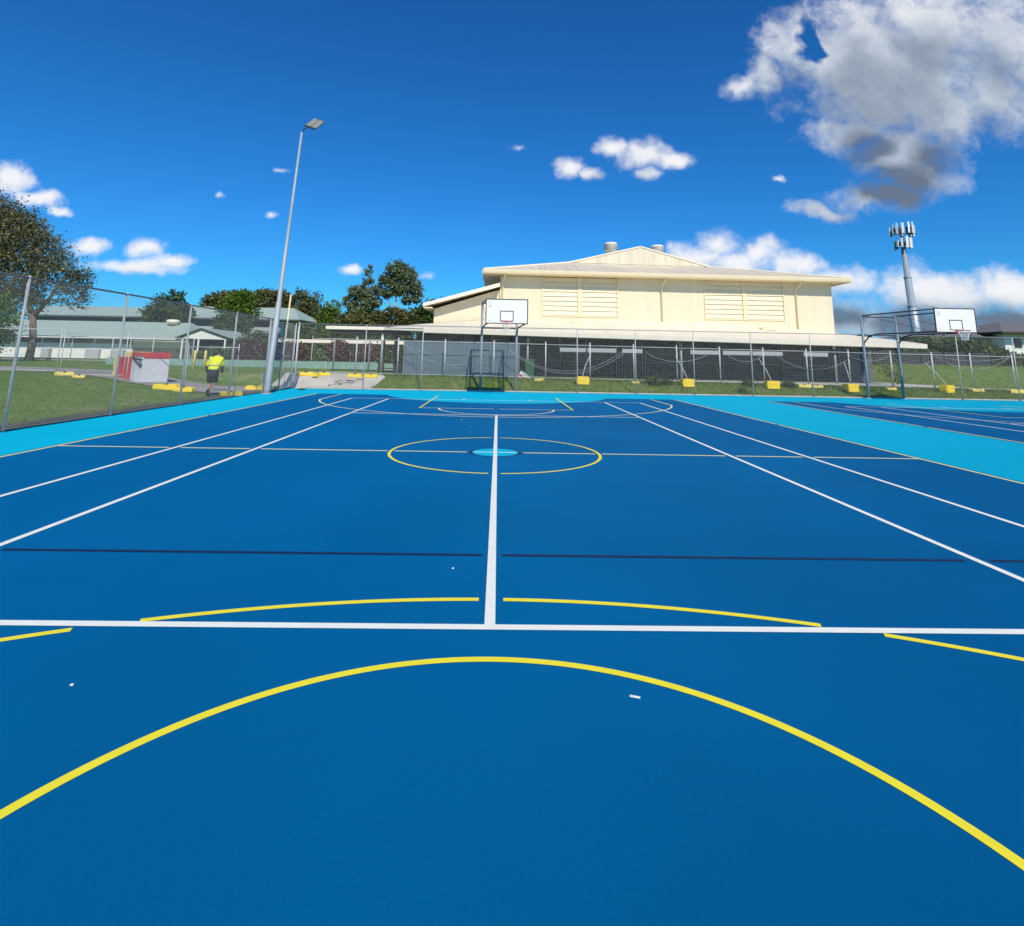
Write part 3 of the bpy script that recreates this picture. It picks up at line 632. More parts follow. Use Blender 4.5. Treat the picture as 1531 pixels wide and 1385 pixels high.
weight(23.15, 18.95, 'yellow brace weight alone on the right lawn', .4, True, 'yplast', -.6)
def hose(p, label, r=.010, n=22):
    (x0, z0), (xm, zm), (x1, z1) = p; pts = []
    for i in range(n+1):
        x = x0+(x1-x0)*i/n
        z = z0*(x-xm)*(x-x1)/((x0-xm)*(x0-x1))+zm*(x-x0)*(x-x1)/((xm-x0)*(xm-x1))+z1*(x-x0)*(x-xm)/((x1-x0)*(x1-xm))
        pts.append((x, YT-.06, z))
    m = MB(); m.tube(pts, r, 6); m.tube([(x0, YT-.06, z0), (x0-.03, YT-.03, z0+.12), (x0, YT, z0+.1)], r*.6, 5)
    return tag(m.build('hanging_hose', 'hose', smooth=True), label, 'hose', 'hoses hung along the temporary fence')
for p, l in (((( -4.9, 2.2), (-3.0, 1.62), (-.3, 2.0)), 'grey hose sagging across the blue grey wall'), (((.46, 2.06), (3.5, .86), (6.6, 1.95)), 'long grey hose sagging low right of the first hoop'), (((.5, 2.1), (3.4, .98), (6.5, 2.05)), 'second grey hose just above the long low one'),
 (((7.8, 1.95), (9.26, 1.57), (11.37, 2.16)), 'grey hose hung above the leafy weed'), (((11.9, 2.05), (12.93, 1.64), (13.85, 1.95)), 'short grey hose left of the middle brace'), (((14.6, 2.0), (16.55, 1.29), (18.4, 1.85)), 'grey hose sagging under the right end of the veranda'),
 (((18.6, 2.0), (19.4, 1.8), (20.6, 2.06)), 'short hose left of the far right hoop posts'), (((21.0, 1.85), (21.9, 1.62), (22.8, 1.8)), 'short hose right of the far right hoop posts'), (((23.1, 2.12), (25.01, 1.46), (27.2, 2.18)), 'deep sagging hose in front of the right bush'), (((23.2, 2.1), (24.9, 1.90), (27.1, 2.12)), 'shallow hose above the deep one in front of the bush'),
 (((-4.7, 2.05), (-2.4, 1.2), (-.4, 1.75)), 'lower grey hose crossing the blue grey wall')): hose(p, l)
cb_ = MB()
for k, (x, y, r) in enumerate(((-7.55, 18.4, .42), (-7.1, 18.6, .36), (-7.9, 18.0, .3))):
    cb_.tube([(x+r*math.cos(a)+.04*math.sin(3*a), y+r*.8*math.sin(a), gz(x, y)+.06+.10*(.5+.5*math.sin(a+k))) for a in [i*.3 for i in range(22)]], .012, 5)
tag(cb_.build('cable_coil', 'cable', smooth=True), 'black cable lying in loose loops on the concrete ramp', 'cable')
tag(MB().lathe([(.16, 0), (.16, .03), (.1, .05), (.05, .055)], (-8.9, 16.3, 0), 16).build('ground_cap', 'darkedge'), 'small dark cap on the teal surface inside the gate corner', 'cap')
for x in (-9.18, -9.0):
    pass
bl = thing('white_marker_post', 'pair of short white tubes at the foot of the gate', 'post', (fx-.05, 13.85, 0))
MB().tube([(fx+.02, 13.75, 0), (fx+.02, 13.75, .42)], .035, 8).build('tube', 'pale_trim', bl, True); MB().tube([(fx+.14, 13.72, 0), (fx+.14, 13.72, .42)], .035, 8).build('tube', 'pale_trim', bl, True)

# ------------------------------------------------------------------ blue grey screen wall, bin, boards
sw = thing('screen_wall', 'low blue grey metal screen wall behind the first hoop', 'wall', (-1.9, 20.3, .5))
MB().box(-4.98, 1.10, 20.3, 20.36, .5, 2.36).build('sheet', 'bluewall', sw)
MB().box(-5.0, 1.12, 20.28, 20.38, 2.36, 2.42).box(-5.03, -4.98, 20.27, 20.39, .45, 2.42).box(1.10, 1.15, 20.27, 20.39, .45, 2.42).build('capping', 'housewall', sw)
def wheelie(x, y, label):
    z = gz(x, y); t = thing('wheelie_bin', label, 'bin', (x, y, z))
    MB().add([(x+sx*w, y+sy*w, z+h) for h, w in ((.08, .2), (.95, .27)) for sx, sy in ((-1, -1), (1, -1), (1, 1), (-1, 1))], [(0, 3, 2, 1), (4, 5, 6, 7), (0, 1, 5, 4), (1, 2, 6, 5), (2, 3, 7, 6), (3, 0, 4, 7)]).build('body', 'bin', t, bevel=.02)
    MB().box(x-.29, x+.29, y-.3, y+.3, z+.95, z+1.02).build('lid', 'bin', t, bevel=.02)
    for s in (-1, 1): MB().tube([(x+s*.2, y+.22, z+.1), (x+s*.25, y+.22, z+.1)], .1, 12).build('wheel', 'cable', t)
wheelie(1.72, 20.6, 'dark green wheelie bin beside the blue grey wall')
sb = thing('striped_board', 'red and white board leaning on the ground by the green bin', 'board', (1.45, 20.1, .5))
MB().obox((1.45, 20.1, .62), (.30, 0, -.2), (0, .01, 0), (.10, .02, .15)).build('panel', 'crate', sb); MB().obox((1.40, 20.085, .57), (.30, 0, -.2), (0, .004, 0), (.03, .006, .045)).build('stripe', 'red', sb)

# ------------------------------------------------------------------ the cream hall
hall = thing('school_hall', 'large cream hall with louvred upper wall, pale hipped roof and a long veranda', 'hall', (11.5, 30, .45))
w = MB(); y0, y1 = 28.0, 28.2
for a, b in ((.05, 2.93), (8.12, 14.08), (19.62, 23.0)): w.box(a, b, y0, y1, 3.3, 7.13)
for a, b in ((2.93, 8.12), (14.08, 19.62)): w.box(a, b, y0+.003, y1, 3.3, 4.42)
w.box(.05, .25, 28.2, 52, .45, 7.13).box(22.8, 23.0, 28.2, 52, .45, 7.13).box(.25, 22.8, 51.8, 52, .45, 7.13)
w.build('wall', 'cream', hall)
MB().box(.3, 22.7, 28.55, 28.6, 3.3, 7.1).build('louvre_backing', 'creamy', hall)
MB().box(-5.4, 25.3, 27.9, 28.0, .45, 3.1).box(-4.4, 23.2, 27.9, 28.0, 3.1, 3.6).build('veranda_wall', 'slate', hall)
# roof
A, B = (-1.08, 27.05, 7.42), (23.8, 27.05, 7.32); A2, B2 = (-1.08, 53, 7.42), (23.8, 53, 7.32)
Pq, Q, T = (5.55, 34, 9.18), (16.85, 34, 9.06), (11.3, 34, 10.58); P2, Q2, T2 = (5.55, 47, 9.18), (16.85, 47, 9.06), (11.3, 47, 10.58)
MB().poly((A, B, Q, Pq)).poly((B, B2, Q2, Q)).poly((A2, A, Pq, P2)).poly((Pq, T, T2, P2)[::-1]).poly((T, Q, Q2, T2)[::-1]).poly((B2, A2, P2, Q2)).poly((Q2, P2, T2)).build('roof', 'roof', hall)
MB().poly(((Pq[0]+.05, 33.99, 9.2), (Q[0]-.05, 33.99, 9.08), (T[0], 33.99, 10.55))).build('gablet', 'gable', hall)
fl_ = MB()
for a, b in ((Pq, T), (T, Q), (A, Pq), (B, Q)): fl_.tube([Vector(a)+Vector((0, -.02, .03)), Vector(b)+Vector((0, -.02, .03))], .07, 6)
fl_.build('roof_flashing', 'pale_trim', hall)
MB().slab([(-1.05, 27.1, 7.36), (23.77, 27.1, 7.28), (23.77, 53, 7.28), (-1.05, 53, 7.36)], .18).build('soffit', 'creamy', hall)
gu = MB(); n = 1
prof = [(0, 0), (-.12, .02), (-.15, .16), (-.15, .27), (.02, .27)]
gv_ = [(x, 27.09+py, z0+pz) for x, z0 in ((-1.1, 7.17), (23.82, 7.07)) for py, pz in prof]; k = len(prof)
gu.add(gv_, [(i, i+1, k+i+1, k+i) for i in range(k-1)]+[tuple(range(k)), tuple(range(2*k-1, k-1, -1))])
gu.box(-1.18, -1.06, 27.1, 53, 7.17, 7.42).box(23.78, 23.9, 27.1, 53, 7.06, 7.32)
gu.build('gutter', 'creamy', hall)
for a, b in ((2.93, 5.42), (5.58, 8.12), (14.08, 16.80), (16.92, 19.62)):
    fr = MB().box(a, a+.06, 27.93, 28.3, 4.42, 7.13).box(b-.06, b, 27.93, 28.3, 4.42, 7.13).box(a+.06, b-.06, 27.95, 28.3, 4.42, 4.5).build('louvre_window', 'creamy', hall)
    sl_ = MB(); ns = 8; hz_ = (7.1-4.52)/ns
    for i in range(ns):
        z = 4.52+i*hz_
        vs = [(x, y, zz) for x in (a+.062, b-.062) for y, zz in ((27.975, z), (28.045, z+hz_*1.02), (28.08, z+hz_*1.02), (28.01, z))]
        sl_.add(vs, [(0, 4, 5, 1), (1, 5, 6, 2), (2, 6, 7, 3), (3, 7, 4, 0), (0, 1, 2, 3), (7, 6, 5, 4)])
    sl_.build('slat', 'louvre', fr)
for a, b in ((5.42, 5.58), (16.80, 16.92)): MB().box(a, b, 27.95, 28.3, 4.42, 7.13).build('mullion', 'creamy', hall)
for x, zb_ in ((.22, 4.1), (11.12, 4.2), (20.45, 3.9)):
    MB().tube([(x+.12, 27.1, 7.16), (x+.12, 27.12, 7.0), (x, 27.75, 6.72), (x, 27.92, 6.6), (x, 27.93, zb_)], .055, 10).build('downpipe', 'creamy', hall, True)
for x, y, z in ((10.3, 41, 10.25), (14.65, 41, 10.1)):
    v = MB().lathe([(.42, 0), (.42, 1.25), (.62, 1.3), (.62, 1.95), (.5, 2.08), (.3, 2.12)], (x, y, z), 20).build('roof_ventilator', 'pale_trim', hall, True)
    lo = MB()
    for i in range(6): lo.lathe([(.64, 0), (.64, .05)], (x, y, z+1.36+i*.1), 20)
    lo.build('ventilator_louvre', 'galvd', v)
# veranda roof: front edge, hipped right end
F0, F1 = (-6.55, 22.5, 3.20), (25.0, 22.5, 2.86)
def fz(x): return 3.20-.34*(x+6.55)/31.55
BK = [(-5.2, 28.02, 3.75), (-.2, 28.02, 4.10), (6., 28.02, 4.20), (14., 28.02, 4.24), (19., 28.02, 4.0), (22.95, 28.02, 3.68)]
FR = [(x, 22.5, fz(x)) for x in (-6.55, -.2, 6., 14., 19., 25.)]
vr = MB()
for i in range(5): vr.poly((FR[i], FR[i+1], BK[i+1], BK[i]))
vr.poly((F1, (25.6, 33, 2.9), (22.95, 30, 3.68), (22.95, 28.02, 3.68))).poly((F0, (-5.2, 28., 3.75), (-6.5, 30, 3.3))).build('veranda_roof', 'roofv', hall)
vf = MB()
vf.add([(x, 22.46+py, z0+pz) for x, z0 in ((-4.3, 2.92), (25.05, 2.56)) for py, pz in ((0.03, 0), (-.03, .03), (-.06, .27), (.03, .29))], [(0, 1, 5, 4), (1, 2, 6, 5), (2, 3, 7, 6), (3, 0, 4, 7), (0, 3, 2, 1), (4, 5, 6, 7)])
vf.add([(x, 22.6+py, z0+pz) for x, z0 in ((-6.6, 3.05), (-4.3, 3.0)) for py, pz in ((0.03, 0), (-.03, .03), (-.06, .15), (.03, .17))], [(0, 1, 5, 4), (1, 2, 6, 5), (2, 3, 7, 6), (3, 0, 4, 7), (0, 3, 2, 1), (4, 5, 6, 7)])
vf.build('veranda_fascia', 'pale_trim', hall)
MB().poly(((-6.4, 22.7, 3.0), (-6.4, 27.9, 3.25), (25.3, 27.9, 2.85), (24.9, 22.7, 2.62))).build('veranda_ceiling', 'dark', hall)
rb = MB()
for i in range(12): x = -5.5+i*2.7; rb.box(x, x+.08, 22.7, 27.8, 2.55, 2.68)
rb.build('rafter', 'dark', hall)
for x in (-6.75, 1.73, 10.76, 19.92):
    p_ = MB().tube([(x, 23.1, .4), (x, 23.1, 2.85)], .065, 10).build('veranda_post', 'galvd', hall, True)
    MB().lathe([(.085, 0), (.085, .22), (.07, .26)], (x, 23.1, 2.50), 12).build('post_cap', 'pale_trim', p_)
for x, z in ((5.1, 3.93), (9.68, 3.93), (13.2, 3.95), (17.65, 3.82)):
    m = MB(); m.add([(x+sx*a, 26.6+sy*b, z-.05+h+sy*b*.2) for h, a, b in ((0, .45, .35), (.07, .42, .3), (.12, .28, .15)) for sx, sy in ((-1, -1), (1, -1), (1, 1), (-1, 1))], [(0, 1, 5, 4), (1, 2, 6, 5), (2, 3, 7, 6), (3, 0, 4, 7), (4, 5, 9, 8), (5, 6, 10, 9), (6, 7, 11, 10), (7, 4, 8, 11), (8, 9, 10, 11)])
    m.build('roof_skylight', 'creamy' if x in (5.1, 17.65) else 'pale_trim', hall)
MB().box(-7.2, 25.6, 21.2, 27.88, .28, .47).build('veranda_slab', 'kerb', hall, bevel=.01)
# openings in the shaded veranda wall
for a, b, sg in ((4.1, 5.9, 1), (5.95, 7.95, 1), (8.3, 9.7, 1), (9.8, 12.2, 0), (12.9, 14.9, 1), (15.1, 17.0, 1), (17.1, 19.2, 1), (20.6, 22.3, 1), (22.35, 23.1, 0), (-2.5, -.4, 0), (.4, 2.2, 0)):
    f = MB().box(a, a+.06, 27.82, 27.9, .5, 3.2).box(b-.06, b, 27.82, 27.9, .5, 3.2).box(a+.06, b-.06, 27.82, 27.9, 1.45, 1.5).box(a+.06, b-.06, 27.82, 27.9, 2.02, 2.07).box(a+.06, b-.06, 27.82, 27.9, 3.14, 3.2).build('window', 'frame', hall)
    MB().box(a+.06, b-.06, 27.86, 27.88, .5, 1.45).box(a+.06, b-.06, 27.86, 27.88, 1.5, 2.02).box(a+.06, b-.06, 27.86, 27.88, 2.07, 3.14).build('pane', 'glass', f)
    if sg: MB().box(a+.03, b-.03, 27.78, 27.81, 2.08, 2.34).build('transom_added_glow', 'transom_glow', f)  # pale window strip; its glow is added, no lamp behind it
# lower wing on the left of the hall
wg = MB().add([(x, y, z) for y in (28.25, 40) for x, z in ((-4.42, .45), (.05, .45), (.05, 6.22), (-4.42, 4.8))], [(0, 1, 2, 3), (7, 6, 5, 4), (0, 3, 7, 4), (3, 2, 6, 7)]).build('wing_wall', 'cream', hall)
MB().slab([(-5.05, 27.3, 5.02), (.04, 27.3, 6.5), (.04, 41, 6.5), (-5.05, 41, 5.02)], .1).build('wing_roof', 'roof', hall)
MB().add([(x, y, z) for y in (27.24, 27.3) for x, z in ((-5.07, 4.86), (.02, 6.3), (.02, 6.56), (-5.07, 5.08))], [(0, 1, 2, 3), (7, 6, 5, 4), (0, 4, 5, 1), (3, 2, 6, 7), (0, 3, 7, 4)]).build('wing_fascia', 'pale_trim', hall)
MB().box(-5.03, -4.45, 27.32, 40.9, 4.78, 4.84).build('wing_soffit', 'creamy', hall)

# covered walkways
cw = thing('covered_walkway', 'flat white roofed walkway joining the left end of the veranda', 'walkway', (-8.6, 26, .5))
MB().box(-10.5, -5.4, 24.4, 26.6, 3.12, 3.32).build('roof', 'pale_trim', cw, bevel=.02); MB().box(-10.2, -5.6, 24.6, 26.4, 2.9, 3.1).build('beam', 'dark', cw)
for x in (-10.05, -7.9): MB().tube([(x, 25, .4), (x, 25, 2.95)], .05, 8).build('post', 'frame', cw, True)
for x, y in ((-7.3, 26.2), (-5.9, 26.2), (-6.3, 25.0)): MB().box(x-.09, x+.09, y-.09, y+.09, .4, 2.95).build('pillar', 'dark', cw)
c2 = thing('covered_walkway', 'long low white walkway roof in front of the red shrubs', 'walkway', (-13.5, 38, .5))
MB().box(-18.2, -4.5, 37.2, 39.2, 2.52, 2.8).build('roof', 'pale_trim', c2, bevel=.02)
for x in (-18.0, -15.2, -12.4, -9.6, -6.8): MB().tube([(x, 38, .4), (x, 38, 2.55)], .05, 8).build('post', 'galvd', c2, True)
bt = thing('bench_table', 'dark outdoor table with bench under the covered walkway', 'table', (-6.2, 23.8, .47))
MB().box(-7.1, -5.5, 23.5, 24.2, 1.15, 1.2).build('tabletop', 'dark', bt); MB().box(-7.0, -5.6, 23.1, 23.4, .85, .9).build('bench', 'dark', bt)
for x in (-6.9, -5.7): MB().box(x-.04, x+.04, 23.15, 24.1, .47, 1.15).build('leg', 'dark', bt)
sc_ = thing('shade_cloth_fence', 'long low fence of green shade cloth beyond the path', 'fence', (-17, 30, .5))
MB().box(-27, -6.9, 29.98, 30.02, .5, 1.12).build('cloth', 'cloth', sc_)
for i in range(9): MB().tube([(-27+i*2.5, 29.94, .4), (-27+i*2.5, 29.94, 1.16)], .02, 6).build('post', 'galv', sc_)
MB().box(-27, -6.9, 29.9, 30.1, .4, .5).build('footing', 'kerb', sc_)

# ------------------------------------------------------------------ person walking away
def skinmesh(name, nodes, edges, mat, parent=None, sub=1, loc=None):
    me = bpy.data.meshes.new(name); keys = list(nodes)
    me.from_pydata([nodes[k][0] for k in keys], [(keys.index(a), keys.index(b)) for a, b in edges], []); me.update()
    o = bpy.data.objects.new(name, me); C.objects.link(o)
    if parent: o.parent = parent
    if loc: o.location = loc
    md = o.modifiers.new('skin', 'SKIN'); md.use_smooth_shade = True
    lay = me.skin_vertices[0].data if me.skin_vertices else None
    if lay is None:
        bm = bmesh.new(); bm.from_mesh(me); bm.verts.layers.skin.verify(); bm.to_mesh(me); bm.free(); lay = me.skin_vertices[0].data
    for i, k in enumerate(keys):
        r = nodes[k][1]; lay[i].radius = r if isinstance(r, tuple) else (r, r); lay[i].use_root = (i == 0)
    sd_ = o.modifiers.new('sub', 'SUBSURF'); sd_.levels = sub; sd_.render_levels = sub
    me.materials.append(M[mat]); return o
B_ = {'pelvis': ((0, 0, .90), (.12, .09)), 'waist': ((0, .02, 1.05), (.14, .10)), 'chest': ((0, .10, 1.28), (.16, .11)), 'neck0': ((0, .20, 1.42), .07), 'neck': ((0, .27, 1.47), .055), 'headb': ((0, .34, 1.46), (.07, .08)), 'head': ((0, .40, 1.49), (.075, .09)), 'headt': ((0, .41, 1.55), (.06, .07)), 'nose': ((0, .495, 1.45), .014), 'chin': ((0, .44, 1.38), .03), 'earl': ((-.09, .37, 1.47), .018), 'earr': ((.09, .37, 1.47), .018)}
Ed = [('pelvis', 'waist'), ('waist', 'chest'), ('chest', 'neck0'), ('neck0', 'neck'), ('neck', 'headb'), ('headb', 'head'), ('head', 'headt'), ('head', 'nose'), ('headb', 'chin'), ('head', 'earl'), ('head', 'earr')]
for s, n_ in ((-1, 'l'), (1, 'r')):
    B_['sh'+n_] = ((s*.20, .14, 1.36), .065); B_['el'+n_] = ((s*.29, .06 if s < 0 else .02, 1.09), .045); B_['wr'+n_] = ((s*.28, .16 if s < 0 else .06, .87), .032); B_['pa'+n_] = ((s*.275, .18 if s < 0 else .07, .80), (.038, .022))
    Ed += [('chest', 'sh'+n_), ('sh'+n_, 'el'+n_), ('el'+n_, 'wr'+n_), ('wr'+n_, 'pa'+n_)]
    px_, py_, pz_ = B_['pa'+n_][0]
    for i, (dy, ln) in enumerate(((-.028, .065), (-.009, .08), (.01, .076), (.028, .058))):
        B_[f'f{i}{n_}'] = ((px_-s*.004, py_+dy, pz_-.045), .0095); B_[f'g{i}{n_}'] = ((px_-s*.02, py_+dy*1.1+.006, pz_-.045-ln*.75), .008)
        Ed += [('pa'+n_, f'f{i}{n_}'), (f'f{i}{n_}', f'g{i}{n_}')]
    B_['t0'+n_] = ((px_-s*.03, py_+.03, pz_+.0), .011); B_['t1'+n_] = ((px_-s*.045, py_+.05, pz_-.04), .009); Ed += [('pa'+n_, 't0'+n_), ('t0'+n_, 't1'+n_)]
# left leg planted, right leg pushing off behind and crossing inwards
B_['hl'] = ((-.09, 0, .84), .08); B_['kl'] = ((-.13, .10, .47), .062); B_['al'] = ((-.14, .08, .10), .042); B_['tl'] = ((-.14, .22, .04), .038)
B_['hr'] = ((.09, 0, .84), .08); B_['kr'] = ((.07, .0, .46), .062); B_['ar'] = ((-.02, -.26, .20), .042); B_['tr'] = ((-.03, -.20, .07), .036)
for n_ in 'lr': Ed += [('pelvis', 'h'+n_), ('h'+n_, 'k'+n_), ('k'+n_, 'a'+n_), ('a'+n_, 't'+n_)]
pz0 = (-10.42, 11.1, gz(-10.42, 11.1)+.01)
per = skinmesh('person', B_, Ed, 'skin', sub=2, loc=pz0)
tag(per, 'person in yellow work shirt and dark shorts walking away with head bowed', 'person')
def loft(mb, rings, n=18):
    vs = []; fs = []; k = len(rings)
    for (c, rx, ry) in rings:
        for j in range(n): an = 2*math.pi*j/n; vs.append((c[0]+rx*math.cos(an), c[1]+ry*math.sin(an), c[2]))
    for i in range(k-1):
        for j in range(n): fs.append((i*n+j, i*n+(j+1) % n, (i+1)*n+(j+1) % n, (i+1)*n+j))
    fs += [tuple(range(n-1, -1, -1)), tuple(range((k-1)*n, k*n))]
    return mb.add(vs, fs)
def wear(mb, name, mat):
    o = mb.build(name, mat, None, True); o.parent = per; return o
m = loft(MB(), [((0, .0, .965), .205, .155), ((0, .015, 1.03), .20, .15), ((0, .05, 1.14), .205, .152), ((0, .09, 1.25), .222, .155), ((0, .12, 1.34), .215, .15), ((0, .15, 1.40), .165, .13), ((0, .19, 1.455), .10, .09), ((0, .22, 1.48), .07, .065)])
for sx, ye_ in ((-1, .06), (1, .02)): m.tube([(sx*.13, .12, 1.385), (sx*.21, .12, 1.35), (sx*.255, .09, 1.25), (sx*.285, ye_, 1.09)], [.07, .085, .08, .068], 12)
wear(m, 'shirt', 'hivis')
wear(loft(MB(), [((0, .01, .735), .195, .15), ((0, .0, .80), .205, .158), ((0, .0, .90), .207, .158), ((0, .0, .975), .206, .156)]), 'shirt_tail', 'navyc')
for sx, y0_, y1_ in ((-1, .065, .155), (1, .025, .06)): wear(MB().tube([(sx*.286, y0_, 1.10), (sx*.285, (y0_+y1_)/2, .99), (sx*.28, y1_, .88)], [.062, .056, .046], 12), 'sleeve_cuff', 'navyc')
m = MB(); m.tube([(-.085, .0, .88), (-.10, .02, .78), (-.125, .08, .54)], [.115, .118, .105], 14).tube([(.085, .0, .88), (.09, .01, .78), (.08, .01, .53)], [.115, .118, .105], 14)
wear(m, 'shorts', 'shortc')
wear(loft(MB(), [((0, .04, 1.10), .2085, .156), ((0, .055, 1.15), .2105, .158)]), 'reflective_tape', 'tape')
skinmesh('hair', {'z': ((0, .315, 1.45), (.085, .06)), 'a': ((0, .325, 1.51), (.098, .08)), 'b': ((0, .37, 1.56), (.10, .085)), 'c': ((0, .43, 1.57), (.085, .06))}, [('z', 'a'), ('a', 'b'), ('b', 'c')], 'hair', per, 2)
skinmesh('boot', {'a': ((-.14, .06, .22), .058), 'b': ((-.14, .07, .07), .06), 'c': ((-.14, .22, .045), .045)}, [('a', 'b'), ('b', 'c')], 'boot', per, 1)
skinmesh('boot', {'a': ((.0, -.19, .29), .056), 'b': ((-.02, -.26, .16), .06), 'c': ((-.03, -.17, .05), .045)}, [('a', 'b'), ('b', 'c')], 'boot', per, 1)

# ------------------------------------------------------------------ crate, bollards on the left lawn
ct = thing('equipment_crate', 'red and white equipment crate with red lid on the left lawn', 'crate', (-14.4, 13.9, gz(-14.4, 13.9)))
ct.rotation_euler = (0, 0, R(-35))
def crate_part(mb, name, mat, bev=0.):
    o = mb.build(name, mat, None, bevel=bev); o.parent = ct; return o
crate_part(MB().box(-.52, .52, -.5, .5, .03, 1.05), 'body', 'crate', .015)
crate_part(MB().box(-.54, .54, -.53, .53, 1.05, 1.22).box(.52, .545, -.5, .5, .98, 1.05), 'lid', 'red', .015)
crate_part(MB().box(-1.62, -.55, -.52, -.40, .02, 1.02), 'side_panel', 'red', .012)
crate_part(MB().box(-2.15, -1.66, -.5, -.44, .02, 1.0), 'end_flap', 'yold', .01)
crate_part(MB().box(-1.5, -.56, -.38, .2, .9, 1.24).box(-1.2, -.9, -.39, -.375, 1.06, 1.16), 'top_box', 'yold', .02)
crate_part(MB().tube([(-.45, -.505, 1.0), (.4, -.505, .62)], .05, 4).tube([(-.4, -.505, .98), (.42, -.505, .92)], .035, 4).tube([(0., -.505, .98), (.45, -.505, .7)], .03, 4), 'black_mark', 'scuff')
for x, y, l in ((-17.5, 23.2, 'left one of two pale yellow bollards beyond the path'), (-17.05, 23.5, 'right one of two pale yellow bollards, close to the walking person')):
    b_ = MB().lathe([(.07, 0), (.07, 1.0), (.05, 1.04), (.0, 1.05)], (0, 0, 0), 12).build('bollard', 'yold', smooth=True); b_.location = (x, y, gz(x, y)); tag(b_, l, 'bollard', 'yellow bollards')

# ------------------------------------------------------------------ mid-distance fence and buildings on the left
mf = thing('chain_link_fence', 'galvanised fence with round rails in front of the long white building', 'fence', (-40, 39, .6))
for i in range(11): MB().tube([(-60+i*3.4, 39, .5), (-60+i*3.4, 39, 2.75)], .04, 8).build('post', 'galv', mf, True)
MB().tube([(-60, 39, 2.72), (-26, 39, 2.72)], .035, 8).tube([(-60, 39, .75), (-26, 39, .75)], .02, 8).build('top_rail', 'galv', mf, True)
cl('wire_mesh', mf, [((-60, 39), (-26, 39), .6, 2.7)], pitch=.12, r=.0025)
ba = thing('classroom_block', 'long low white classroom block with green roof at the left', 'building', (-46, 60, .6))
MB().box(-72, -36, 57, 66, .6, 2.35).build('wall', 'wwall', ba); MB().box(-72, -36.2, 57.06, 65.9, 2.35, 3.15).build('window_band', 'glass', ba)
mm = MB()
for i in range(12): mm.box(-71+i*3.0, -70.86+i*3.0, 56.97, 57.06, 2.35, 3.15)
mm.build('window_mullion', 'wwall', ba)
for a, b in ((-47.5, -46.0), (-52.5, -51.6), (-44.6, -43.2)): MB().box(a, b, 56.5, 57, .6, 1.7).build('air_conditioner', 'greyw', ba, bevel=.03)
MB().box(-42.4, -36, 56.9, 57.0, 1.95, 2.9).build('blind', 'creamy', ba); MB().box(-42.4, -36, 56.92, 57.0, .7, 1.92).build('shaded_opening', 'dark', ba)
MB().poly(((-73, 55.8, 3.05), (-36, 55.8, 3.05), (-38.5, 61.5, 5.15), (-73, 61.5, 5.15))).poly(((-36, 55.8, 3.05), (-36, 67.2, 3.05), (-38.5, 61.5, 5.15))).poly(((-73, 61.5, 5.15), (-38.5, 61.5, 5.15), (-36, 67.2, 3.05), (-73, 67.2, 3.05))).build('roof', 'greenroof', ba)
MB().box(-73, -35.95, 55.7, 55.8, 2.92, 3.1).build('gutter', 'wwall', ba)
# gabled porch at the right end
MB().poly(((-36.9, 55, 3.1), (-33.9, 55.0, 4.3), (-33.9, 64, 4.3), (-36.9, 64, 3.1))).poly(((-33.9, 55., 4.3), (-30.4, 55., 3.2), (-30.4, 64, 3.2), (-33.9, 64, 4.3))).build('porch_roof', 'greenroof', ba)
MB().poly(((-36.3, 55.4, 3.05), (-31., 55.4, 3.05), (-33.9, 55.4, 4.12))).build('gable_panel', 'wwall', ba)
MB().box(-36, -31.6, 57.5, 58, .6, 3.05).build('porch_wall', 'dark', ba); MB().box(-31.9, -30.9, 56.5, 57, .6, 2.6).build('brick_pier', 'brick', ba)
for x in (-36., -34.2, -31.2): MB().box(x-.08, x+.08, 55.4, 55.56, .6, 3.05).build('porch_post', 'wwall', ba)
v = MB().lathe([(.55, 0), (.55, .2), (.75, .25), (.75, .5), (.5, .62)], (-40.2, 60.5, 4.85), 16).build('roof_ventilator', 'pale_trim', ba, True)
bb = thing('classroom_block', 'taller two storey block with green roofs behind the long white one', 'building', (-53, 88, .6))
MB().box(-78, -36, 85, 95, .6, 7.0).build('wall', 'wwall', bb); MB().box(-77.5, -36.4, 84.94, 84.99, 5.9, 6.9).box(-77.5, -36.4, 84.94, 84.99, 3.2, 4.4).build('window_band', 'glass', bb)
MB().box(-78, -36, 83.6, 84.9, 4.75, 5.75).build('balcony', 'greyw', bb)
for a, b, zr in ((-79, -57.5, 9.1), (-55.5, -36.2, 9.5)):
    MB().poly(((a, 83, 7.15), (b+3.5, 83, 7.15), (b, 90, zr), (a, 90, zr))).poly(((b+3.5, 83, 7.15), (b+3.5, 97, 7.15), (b, 90, zr))).poly(((a, 90, zr), (b, 90, zr), (b+3.5, 97, 7.15), (a, 97, 7.15))).build('roof', 'greenroof', bb)
MB().box(-79, -32.5, 83, 97, 7.0, 7.14).build('soffit', 'frame', bb)

